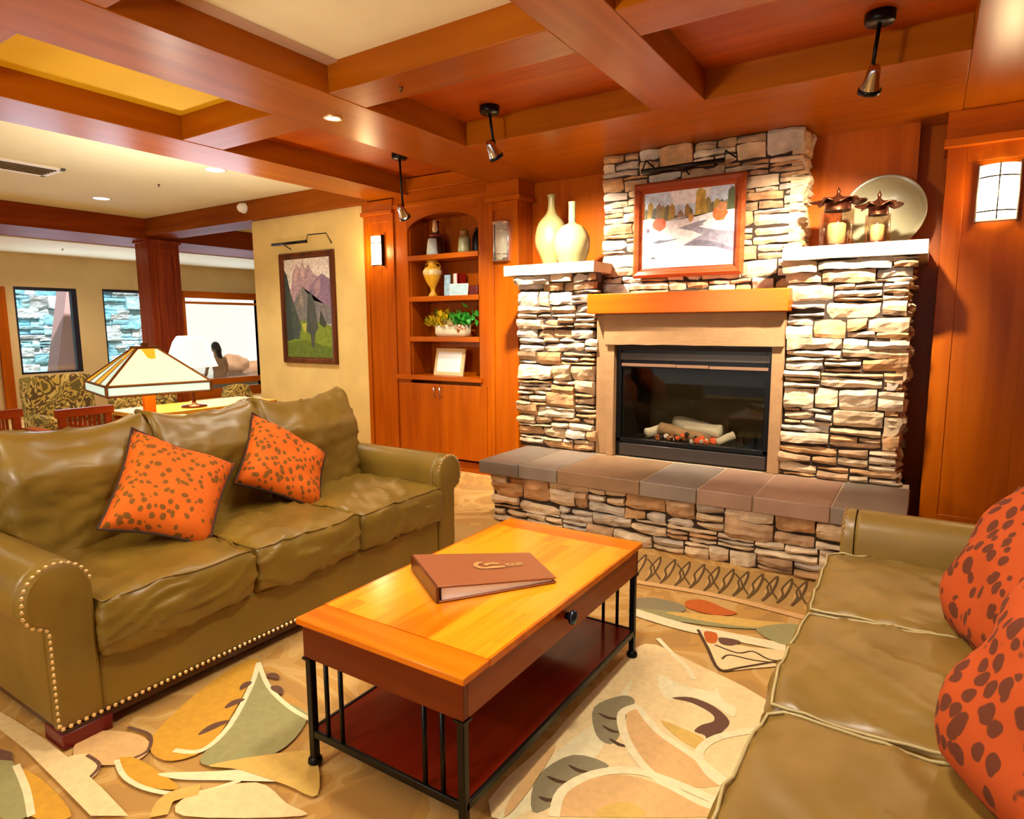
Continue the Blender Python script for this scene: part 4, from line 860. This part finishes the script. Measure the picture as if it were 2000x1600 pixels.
t = thing('air_vent', 'rectangular slatted air vent in the hall ceiling', 'vent', p)
vy0, vy1, vx0, vx1 = 2.0, 2.93, -7.22, -6.78
obj('frame', B(((vx0, vy0, ZP-.02), (vx0+.05, vy1, ZP)), ((vx1-.05, vy0, ZP-.02), (vx1, vy1, ZP)), ((vx0, vy0, ZP-.02), (vx1, vy0+.05, ZP)), ((vx0, vy1-.05, ZP-.02), (vx1, vy1, ZP))), WHITE, t, bevel=.004)
obj('duct', B(((vx0+.05, vy0+.05, ZP-.002), (vx1-.05, vy1-.05, ZP-.001))), mat('vent_dark', srgb(70, 56, 40), .7), t)
for k in range(5):
    xx = vx0+.09+k*.065; obj('slat', shifted(B(((-.022, vy0+.05, -.002), (.022, vy1-.05, .002))), Matrix.Translation((xx, 0, ZP-.014)) @ Matrix.Rotation(.6, 4, 'Y')), mat('vent_slat', srgb(150, 128, 96), .5), t)
p = at_y(478, 407, 4.79); t = thing('security_camera', 'small white dome camera on the frieze above the painting wall', 'camera', p)
obj('mount', shifted(LATHE([(0, 0), (.06, 0), (.06, .02), (0, .02)], (0, 0, 0), 24), Matrix.Translation(p) @ Matrix.Rotation(PI/2, 4, 'X')), WHITE, t, True)
obj('dome', shifted(LATHE([(.055, .02), (.05, .06), (.03, .085), (0, .09)], (0, 0, 0), 24), Matrix.Translation(p) @ Matrix.Rotation(PI/2, 4, 'X')), WHITE, t, True)
for px, py, z, lab in ((310, 360, ZP, 'small sprinkler head in the hall ceiling'), (783, 171, ZB+.003, 'tiny sprinkler head under the cross beam'), (122, 486, 2.585, 'sprinkler head on the lower ceiling above the windows')):
    p = at_z(px, py, z); o = obj('sprinkler_head', LATHE([(0, 0), (.013, 0), (.012, -.008), (.005, -.012), (.005, -.022), (.011, -.025), (0, -.027)], p, 16), mat('dull_brass', srgb(120, 84, 50), .4, .7), smooth=True); tag(o, lab, 'sprinkler', 'sprinkler heads')

# ================================================================== SOFAS
def sofa(origin, yaw, L, seams, leather, label, far_sag=0, pipe=None, seed=0):
    """local frame: front edge on x=0, back at x=-.98, arms at y=0 and y=L"""
    t = thing('leather_sofa', label, 'sofa', origin, 'leather sofas facing each other')
    M = Matrix.Translation(Vector(origin)) @ Matrix.Rotation(yaw, 4, 'Z')
    def put(name, bm, m, parent=None, smooth=False, bevel=0, sub=0): return obj(name, shifted(bm, M), m, parent or t, smooth, bevel, sub)
    AW = .14
    bm = bmesh.new(); box(bm, (-.92, AW-.01, .075), (-.0, L-AW+.01, .30)); put('base', bm, leather, bevel=.025, smooth=False)
    put('plinth_rail', B(((-.94, .015, .05), (-.01, L-.015, .078))), mat('dark_rail', srgb(58, 14, 14), .3), bevel=.004)
    for x in (-.15, -.92):
        for y in (.01, L-.17): put('foot', PRISM([(x, .0), (x+.14, .0), (x+.145, .06), (x-.0, .06)], 'y', y, y+.16), W_RED, bevel=.006)
    # rolled arms
    for s, y0 in ((1, 0), (-1, L)):
        prof = [(AW, .08), (AW, .50)]+[(.035+.105*math.cos(a*PI/12), .555+.105*math.sin(a*PI/12)) for a in range(0, 13)]+[(-.072, .51), (-.055, .47), (-.01, .445), (0, .43), (0, .08)]
        P = [(y0+s*y, z) for y, z in prof]
        bm = PRISM(P, 'x', -.93, -.035); a = put('arm', bm, leather, bevel=.018)
        bm = bmesh.new(); n = len(P); cx = sum(p[0] for p in P)/n; cz = sum(p[1] for p in P)/n
        rings = []
        for k, x in ((1.0, -.035), (1.0, -.012), (.96, .004), (.86, .012)):
            rings.append([bm.verts.new((x, cx+(p[0]-cx)*k, cz+(p[1]-cz)*(k if k < 1 else 1))) for p in P])
        for q, r in zip(rings, rings[1:]):
            for k in range(n): bm.faces.new((q[k], q[(k+1) % n], r[(k+1) % n], r[k]))
        bm.faces.new(rings[-1])
        put('arm_front', bm, leather, a, bevel=.004)
        nb = bmesh.new(); path = [Vector((.004, p[0], p[1])) for p in P[3:]]
        d = 0; last = path[0]
        for q in path[1:]:
            seg = (q-last).length; k = 0
            while d <= seg:
                c = last.lerp(q, d/seg if seg else 0); c = Vector((c.x, cx+(c.y-cx)*.95, cz+(c.z-cz)*.97))
                bmesh.ops.create_icosphere(nb, subdivisions=1, radius=.0085, matrix=Matrix.Translation(c) @ Matrix.Diagonal((.6, 1, 1, 1))); d += .0235
            d -= seg; last = q
        put('nailhead_trim', nb, BRASS, a)
    nb = bmesh.new()
    for k in range(int(L/.0235)): bmesh.ops.create_icosphere(nb, subdivisions=1, radius=.0085, matrix=Matrix.Translation((.002, .012+k*.0235, .088)) @ Matrix.Diagonal((.6, 1, 1, 1)))
    put('nailhead_trim', nb, BRASS)
    # back
    bk_ = [(-.80, .28), (-.86, .93), (-.875, .955), (-.90, .965), (-.93, .955), (-.95, .92), (-.94, .08), (-.80, .08)]
    bm = PRISM(bk_, 'y', .03, L-.03); put('back_frame', bm, leather, bevel=.012)
    for i, (a, b_) in enumerate(zip(seams, seams[1:])):
        w = b_-a
        A_ = ((.78, w+.004, .22), .10); sb = pad(*A_, 26, 5, .014, seed+i, (-.33, 0, .395)); shifted(sb, Matrix.Translation((0, (a+b_)/2, 0)))
        c = put('seat_cushion', sb, leather, smooth=True)
        e = [p+Vector((0, (a+b_)/2, 0)) for p in pad_edge(*A_, 5, .014, seed+i, (-.33, 0, .395))]
        put('piping', TUBE(e, .0042, 6), pipe or leather, c, True)
        bb = pad((.26, w-.004, .58), .16, 26, 4.8, .015, seed+i+9)
        for v in bb.verts:
            if v.co.z > .12: v.co.x -= .05*(v.co.z-.12)/.17
            v.co.x += .02*math.sin(v.co.z*11)
            if v.co.z > .1: v.co.x = .0+(v.co.x)*(1-.35*(v.co.z-.1)/.19)
            if v.co.z > .2: v.co.z += .06*(abs(v.co.y)/(w/2))**3-.012
        shifted(bb, Matrix.Translation((-.735, (a+b_)/2, .70+.004*i)) @ Matrix.Rotation(math.radians(-9), 4, 'Y'))
        put('back_cushion', bb, leather, smooth=True)
    return t
sofa((-2.345, .835, 0), 0, 2.125, [.135, .745, 1.335, 1.985], LEATHER, 'long olive leather sofa with rolled nailhead arms below the lamps', pipe=LEATHER, seed=1)
sofa((-.235, 2.95, 0), PI, 2.36, [.135, .755, 1.385, 2.225], LEATHER2, 'taupe-green leather sofa with pale piping facing the long sofa', pipe=PIPING, seed=21)

def throw(name, corners, m, label, T, group, pinch=.10):
    cs = [Vector(c) for c in corners]; c0 = sum(cs, Vector())/4
    t = obj(name, pillow(cs, T, 16, pinch), m, smooth=True); tag(t, label, 'pillow', group)
    if pinch < 0: return t
    tb = tube(bmesh.new(), [p for i in range(4) for p in [cs[i].lerp(cs[(i+1) % 4], k/6)+(c0-cs[i].lerp(cs[(i+1) % 4], k/6))*(pinch*(1-(2*k/6-1)**2)) for k in range(6)]], .006, 6, True)
    obj('edge_piping', tb, mat('dark_edge', srgb(60, 34, 14), .7), t, True)
    return t
throw('throw_pillow', [at_x(257, 836, -3.00), at_x(460, 905, -2.78), at_x(409, 1068, -2.56), at_x(190, 1034, -2.72)], SPOT1, 'orange spotted throw pillow between the first two back cushions of the long sofa', .085, 'orange pillows on the long sofa', .085)
throw('throw_pillow', [at_x(492, 806, -3.02), at_x(637, 884, -2.84), at_x(626, 997, -2.68), at_x(457, 944, -2.80)], SPOT1, 'orange spotted throw pillow nearer the fireplace on the long sofa', .08, 'orange pillows on the long sofa', .085)
throw('throw_pillow', [(.29, 1.90, .505), (.10, 2.31, .505), (.30, 2.50, .92), (.46, 2.07, .93)], SPOT2, 'rust spotted pillow farther back on the taupe sofa', .12, 'rust pillows on the taupe sofa', -.06)
throw('throw_pillow', [(.31, 1.14, .505), (.08, 1.56, .505), (.28, 1.75, .93), (.47, 1.30, .94)], SPOT2, 'rust spotted pillow nearest the viewer on the taupe sofa', .12, 'rust pillows on the taupe sofa', -.03)

# ================================================================== COFFEE TABLE
TX0, TX1, TY0, TY1, TZ = -1.622, -.955, 1.236, 2.482, .508
ct = thing('coffee_table', 'cherry coffee table on black metal legs between the two sofas', 'coffee table', ((TX0+TX1)/2, (TY0+TY1)/2, 0))
top = obj('tabletop', B(((TX0+.01, TY0+.12, TZ-.022), (TX1-.01, TY1-.12, TZ))), W_TOP, ct)
for a, b_ in ((TY0, TY0+.1185), (TY1-.1185, TY1)): obj('breadboard_end', B(((TX0, a, TZ-.022), (TX1, b_, TZ))), W_TOPX, top, bevel=.004)
for a in (TX0, TX1-.0095): obj('edge_strip', B(((a, TY0+.1195, TZ-.022), (a+.0095, TY1-.1195, TZ))), W_TOPX, top)
ax0, ax1, ay0, ay1 = TX0+.018, TX1-.012, TY0+.012, TY1-.018; AZ = .376
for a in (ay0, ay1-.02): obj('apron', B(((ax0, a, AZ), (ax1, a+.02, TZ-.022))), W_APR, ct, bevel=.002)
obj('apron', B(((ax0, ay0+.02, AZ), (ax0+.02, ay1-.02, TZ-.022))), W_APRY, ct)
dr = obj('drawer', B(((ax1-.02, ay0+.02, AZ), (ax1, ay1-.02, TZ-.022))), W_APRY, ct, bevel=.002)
kp = at_x(1112, 1204, ax1+.012)
obj('knob', shifted(LATHE([(.0, 0), (.012, 0), (.012, .012), (.024, .02), (.026, .028), (.02, .036), (0, .04)], (0, 0, 0), 24), Matrix.Translation((ax1, kp.y, kp.z)) @ Matrix.Rotation(PI/2, 4, 'Y')), mat('gunmetal', srgb(60, 76, 100), .18, .9), dr, True)
for x in (ax0+.002, ax1-.026):
    for y in (ay0+.002, ay1-.026):
        l = obj('leg', B(((x, y, .03), (x+.024, y+.024, AZ))), BLACK, ct, bevel=.003)
        obj('ball_foot', LATHE([(0, 0), (.018, .0), (.024, .012), (.022, .024), (.014, .032), (0, .034)], (x+.012, y+.012, .001), 16), BLACK, l, True)
        obj('collar', B(((x-.006, y-.006, AZ-.008), (x+.03, y+.03, AZ))), BLACK, l)
SZ = .125
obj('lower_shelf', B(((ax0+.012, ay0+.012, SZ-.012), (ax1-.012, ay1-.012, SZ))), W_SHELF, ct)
obj('shelf_rail', B(((ax0+.006, ay0+.004, SZ-.022), (ax1-.006, ay0+.016, SZ+.004)), ((ax0+.006, ay1-.016, SZ-.022), (ax1-.006, ay1-.004, SZ+.004)), ((ax0+.002, ay0+.01, SZ-.022), (ax0+.014, ay1-.01, SZ+.004)), ((ax1-.014, ay0+.01, SZ-.022), (ax1-.002, ay1-.01, SZ+.004))), BLACK, ct, bevel=.003)
for y in (ay0+.014, ay1-.014):
    for x in (.085, .15): 
        for xx in (ax0+x, ax1-x): obj('spindle', TUBE([(xx, y, SZ), (xx, y, AZ)], .0075, 8), BLACK, ct, True)
# binder
bz0 = TZ+.001
c = [at_z(806, 1083, TZ+.06), at_z(1035, 1079, TZ+.035), at_z(1087, 1128, TZ+.022), at_z(856, 1146, TZ+.06)]
bd = thing('binder', 'brown leather ring binder with gold emblem lying on the coffee table', 'binder', (c[0].x, c[0].y, bz0))
def slab(pts, th):
    bm = bmesh.new(); a = [bm.verts.new(p) for p in pts]; b_ = [bm.verts.new(Vector(p)-Vector((0, 0, th))) for p in pts]; n = len(pts)
    bm.faces.new(a); bm.faces.new(b_[::-1])
    for k in range(n): bm.faces.new((a[k], b_[k], b_[(k+1) % n], a[(k+1) % n]))
    return bm
BRN = mat('brown_binder_leather', srgb(158, 90, 50), .4, bump=.1, bscale=60); BRN2 = mat('dark_binder_spine', srgb(96, 46, 14), .3)
dn = lambda p, z: Vector((p.x, p.y, z))
cov = obj('cover', slab(c, .005), BRN, bd, bevel=.002)
obj('back_cover', slab([dn(p, bz0+.006) for p in c], .005), BRN, bd, bevel=.002)
off = (c[1]-c[0]).normalized()*.008
bm = bmesh.new(); q = [c[0]-off, c[3]-off]; v = [bm.verts.new(p) for p in (dn(q[0], c[0].z), dn(q[1], c[3].z), dn(q[1], bz0), dn(q[0], bz0), dn(c[0]+off*.4, c[0].z), dn(c[3]+off*.4, c[3].z), dn(c[3]+off*.4, bz0), dn(c[0]+off*.4, bz0))]
for f in ((0, 1, 2, 3), (4, 7, 6, 5), (0, 4, 5, 1), (3, 2, 6, 7), (0, 3, 7, 4), (1, 5, 6, 2)): bm.faces.new([v[i] for i in f])
obj('spine', bm, BRN2, bd, bevel=.003)
ins_ = [c[0].lerp(c[2], .06), c[1].lerp(c[3], .04), c[2].lerp(c[0], .03), c[3].lerp(c[1], .03)]
bm = bmesh.new(); a = [bm.verts.new(dn(p, p.z-.010)) for p in ins_]; b_ = [bm.verts.new(dn(p, bz0+.007)) for p in ins_]
bm.faces.new(a); bm.faces.new(b_[::-1])
for k in range(4): bm.faces.new((a[k], b_[k], b_[(k+1) % 4], a[(k+1) % 4]))
obj('paper_stack', bm, PAPER, bd)
def on_cover(u, v, h=.0012):
    p = c[0].lerp(c[1], u).lerp(c[3].lerp(c[2], u), v); return p+Vector((0, 0, h))
bm = bmesh.new()
def mark(pts): bm.faces.new([bm.verts.new(on_cover(u, v)) for u, v in pts])
mark([(.42, .40), (.46, .33), (.52, .33), (.50, .38), (.455, .42), (.46, .50), (.52, .53), (.50, .58), (.44, .56), (.41, .49)])
mark([(.49, .43), (.53, .38), (.60, .36), (.66, .40), (.62, .44), (.56, .43), (.52, .48)]); mark([(.50, .52), (.56, .49), (.66, .50), (.67, .55), (.58, .57), (.51, .57)])
mark([(.68, .43), (.72, .42), (.72, .47), (.68, .48)]); mark([(.73, .42), (.77, .42), (.77, .46), (.73, .47)]); mark([(.78, .415), (.83, .41), (.84, .45), (.78, .46)])
mark([(.68, .50), (.82, .475), (.83, .495), (.69, .525)])
obj('gold_emblem', bm, mat('gold_foil', srgb(222, 176, 110), .3, .4), cov)

# ================================================================== LAMPS AND FURNITURE BEHIND THE SOFA
GOLDG = mat('lit_cream_glass', srgb(255, 236, 170), .3, emit=(1, .84, .46), estr=.9); AMB = mat('lit_amber_glass', srgb(226, 170, 40), .3, emit=(.9, .50, .03), estr=.45); AQUA = mat('lit_aqua_glass', srgb(206, 226, 210), .3, emit=(.60, .86, .74), estr=.6)
LEAD = mat('lamp_came', srgb(120, 70, 16), .35, .6)
lc = at_x(288, 745, -3.66); sx = .27; sy = .30
TBZ = .70
st = thing('sofa_table', 'oak console table behind the long sofa under the stained glass lamp', 'table', (lc.x-.02, 1.9, 0))
obj('top', B(((lc.x-.20, 1.25, TBZ-.03), (lc.x+.20, 2.75, TBZ))), W_Y, st, bevel=.004)
for x in (lc.x-.18, lc.x+.13):
    for y in (1.28, 2.67): obj('leg', B(((x, y, 0), (x+.05, y+.05, TBZ-.03))), W_Z, st)
lm = thing('stained_glass_lamp', 'pyramid stained glass table lamp glowing behind the long sofa', 'lamp', (lc.x, lc.y, TBZ+.001))
LO = Vector((lc.x, lc.y, 0)); rot = Matrix.Translation(LO) @ Matrix.Rotation(math.radians(-14), 4, 'Z')
zr0 = at_x(252, 762, lc.x).z; zr0 = at_x(288, 752, lc.x).z-.03; zr1 = zr0+.052; zt = at_x(288, 680, lc.x).z
R0, R1 = .265, .05
base = [(-R0, -R0*.95), (R0, -R0*.95), (R0, R0*.95), (-R0, R0*.95)]; tp = [(-R1, -R1), (R1, -R1), (R1, R1), (-R1, R1)]
bg_, ba_, bq_ = bmesh.new(), bmesh.new(), bmesh.new(); fr = bmesh.new()
for k in range(4):
    A, Bp = Vector((*base[k], zr1)), Vector((*base[(k+1) % 4], zr1)); C, D = Vector((*tp[k], zt)), Vector((*tp[(k+1) % 4], zt))
    for u0, u1, tgt in ((0, .22, ba_), (.22, .46, bq_), (.46, .70, ba_), (.70, 1.0, bq_)) if k == 0 else ((0, .42, bg_), (.42, .58, bg_), (.58, 1, bg_)):
        q = [A.lerp(Bp, u0), A.lerp(Bp, u1), C.lerp(D, u1), C.lerp(D, u0)]; tgt.faces.new([tgt.verts.new(p) for p in q])
    m0, m1 = C.lerp(D, .5), A.lerp(Bp, .5).lerp(C.lerp(D, .5), .68); nrm = (Bp-A).cross(C-A).normalized()*.003
    ba_.faces.new([ba_.verts.new(p+nrm*1.0) for p in (C.lerp(D, .15), A.lerp(Bp, .42).lerp(C.lerp(D, .42), .72), m1, A.lerp(Bp, .60).lerp(C.lerp(D, .60), .70), C.lerp(D, .85))])
    A2, B2 = A-Vector((0, 0, zr1-zr0)), Bp-Vector((0, 0, zr1-zr0))
    bq_.faces.new([bq_.verts.new(p) for p in (A, Bp, B2, A2)])
    for a, b_, r in ((A, Bp, .007), (A2, B2, .006), (A, C, .007), (C, D, .006), (A, A2, .008)): tube(fr, [a, b_], r, 8)
    if k == 0: 
        for u in (.22, .46, .70): tube(fr, [A.lerp(Bp, u), C.lerp(D, u)], .004, 6)
sh_ = obj('lamp_shade', shifted(bg_, rot), GOLDG, lm)
obj('amber_panel', shifted(ba_, rot), AMB, sh_); obj('aqua_panel', shifted(bq_, rot), AQUA, sh_)
obj('shade_frame', shifted(fr, rot), LEAD, sh_); obj('cap', shifted(B(((-.06, -.06, zt), (.06, .06, zt+.012)), ((-.015, -.015, zt+.012), (.015, .015, zt+.03))), rot), LEAD, sh_)
obj('post', shifted(B(((-.028, -.028, TBZ+.03), (.028, .028, zr0+.06))), rot), W_Z, lm, bevel=.003)
obj('base', shifted(B(((-.11, -.11, TBZ+.001), (.11, .11, TBZ+.03))), rot), W_Z, lm, bevel=.005)
light('lamp_uplight', 'SPOT', (lc.x, lc.y, zt+.05), 20, (1, .78, .45), aim=(lc.x, lc.y, 3), size=.05, angle=150, blend=1)
light('stained_lamp_bulb', 'POINT', (lc.x, lc.y, zr0+.10), 22, (1, .72, .36), size=.04)

hx = -5.13; hy0, hy1 = 2.55, 3.75
ht = thing('hall_table', 'amber topped side table beyond the sofa holding the white shaded lamp', 'table', (hx-.2, 3.1, 0))
obj('top', B(((hx-.45, hy0, .715), (hx+.12, hy1, .75))), mat('honey_top', srgb(236, 178, 60), .35), ht, bevel=.005)
for x in (hx-.42, hx+.04):
    for y in (hy0+.03, hy1-.08): obj('leg', B(((x, y, 0), (x+.05, y+.05, .715))), W_Z, ht)
obj('apron', B(((hx-.40, hy0+.06, .63), (hx+.08, hy1-.06, .715))), W_Y, ht)
wl = thing('table_lamp', 'lamp with glowing white cone shade behind the stained glass lamp', 'lamp', (hx-.03, 0, .751)); p = at_x(374, 715, hx-.03); wl.location = (hx-.03, p.y, .751)
LC = Vector((hx-.03, p.y, 0)); z0 = at_x(374, 716, hx-.03).z; z1 = at_x(374, 656, hx-.03).z
obj('lamp_shade', lathe(bmesh.new(), [(.205, z0), (.20, z0+.005), (.13, z1-.05), (.10, z1-.005), (.09, z1), (.0, z1+.002)], LC, 36), mat('lit_white_shade', srgb(255, 246, 226), .6, emit=(1, .90, .72), estr=1.0), wl, True)
obj('post', lathe(bmesh.new(), [(.012, .77), (.016, .80), (.011, .9), (.011, z0+.06)], LC, 14), BRONZE, wl, True)
obj('base', lathe(bmesh.new(), [(0, .752), (.10, .752), (.10, .765), (.03, .775), (.012, .79)], LC, 24), BRONZE, wl, True)
light('white_lamp_bulb', 'POINT', (LC.x, LC.y, z0-.03), 26, (1, .78, .45), size=.06)

def club_chair(c, yaw, w, h, label, round_=False):
    t = thing('upholstered_chair', label, 'chair', (c[0], c[1], 0), 'leaf patterned hall chairs'); M = Matrix.Translation((c[0], c[1], 0)) @ Matrix.Rotation(yaw, 4, 'Z')
    def put(n, bm, m=TAPESTRY, **k): return obj(n, shifted(bm, M), m, t, **k)
    bb = pad((.14, w, h-.30), .12, 8, 3.2 if round_ else 6, 0, 1, (0, 0, 0))
    if round_:
        for v in bb.verts:
            if v.co.z > 0: v.co.y *= 1-.30*(v.co.z/((h-.3)/2))**2
    put('backrest', shifted(bb, Matrix.Translation((-.26, 0, (h+.30)/2)) @ Matrix.Rotation(math.radians(-8), 4, 'Y')), smooth=True)
    put('seat', pad((.56, w*.92, .18), .10, 8, 6, 0, 2, (.05, 0, .38)), smooth=True)
    for s in (-1, 1):
        put('arm', pad((.52, .10, .26), .05, 6, 4, 0, 3, (.03, s*(w/2-.02), .50)), smooth=True)
        for x in (-.22, .26): put('leg', B(((x-.025, s*(w/2-.08)-.025, 0), (x+.025, s*(w/2-.08)+.025, .30))), W_DARK)
    return t
def chair_at(px0, px1, pytop, X, label, round_=False, yaw=PI, h=None):
    a, b_ = at_x(px0, pytop, X), at_x(px1, pytop, X)
    return club_chair((X+.26, (a.y+b_.y)/2), yaw, abs(b_.y-a.y), (a.z+b_.z)/2 if h is None else h, label, round_)
chair_at(40, 178, 732, -7.0, 'leaf patterned hall chair with broad square back under the wider window', yaw=0)
chair_at(216, 292, 764, -6.35, 'leaf patterned hall chair seen below the stained glass lamp', yaw=0)
chair_at(296, 342, 762, -6.7, 'leaf patterned hall chair glimpsed between the two lamps', yaw=0)
chair_at(434, 492, 750, -6.2, 'round-backed leaf patterned chair at the end near the cream wall', True, yaw=0)
def mission_chair(px0, px1, pyt0, pyt1, X, label, n=7):
    a, b_ = at_x(px0, pyt0, X), at_x(px1, pyt1, X); zt_ = (a.z+b_.z)/2; y0, y1 = a.y, b_.y
    t = thing('slatted_armchair', label, 'chair', (X, (y0+y1)/2, 0), 'slatted oak chairs behind the sofa')
    DW = wood('mission_oak', srgb(120, 42, 12), srgb(170, 72, 20), 'y', .3)
    obj('top_rail', B(((X-.02, y0-.02, zt_-.06), (X+.025, y1+.02, zt_))), DW, t, bevel=.004)
    for y in (y0, y1-.045):
        obj('leg', B(((X-.02, y, 0), (X+.025, y+.045, zt_-.06))), DW, t); obj('leg', B(((X-.58, y, 0), (X-.535, y+.045, .62))), DW, t)
        obj('armrest', B(((X-.60, y-.02, .62), (X-.02, y+.06, .645))), DW, t, bevel=.003)
    obj('back_rail', B(((X-.01, y0, .40), (X+.015, y1, .45))), DW, t)
    for k in range(n):
        y = y0+.06+(y1-y0-.13)*(k+.2)/n; obj('slat', B(((X-.004, y, .45), (X+.01, y+(y1-y0)*.055, zt_-.06))), DW, t)
    obj('seat_cushion', pad((.54, y1-y0-.1, .12), .1, 6, 6, 0, 4, (X-.29, (y0+y1)/2, .44)), TAPESTRY, t, True)
    return t
mission_chair(112, 214, 800, 792, -5.3, 'slatted oak armchair with rail back behind the middle of the long sofa', 7)
mission_chair(-60, 36, 806, 800, -5.6, 'slatted oak armchair at the far left edge', 7)
light('lamp_uplight', 'SPOT', (LC.x, LC.y, z1+.03), 110, (1, .92, .76), aim=(LC.x, LC.y, 3), size=.08, angle=165, blend=1)
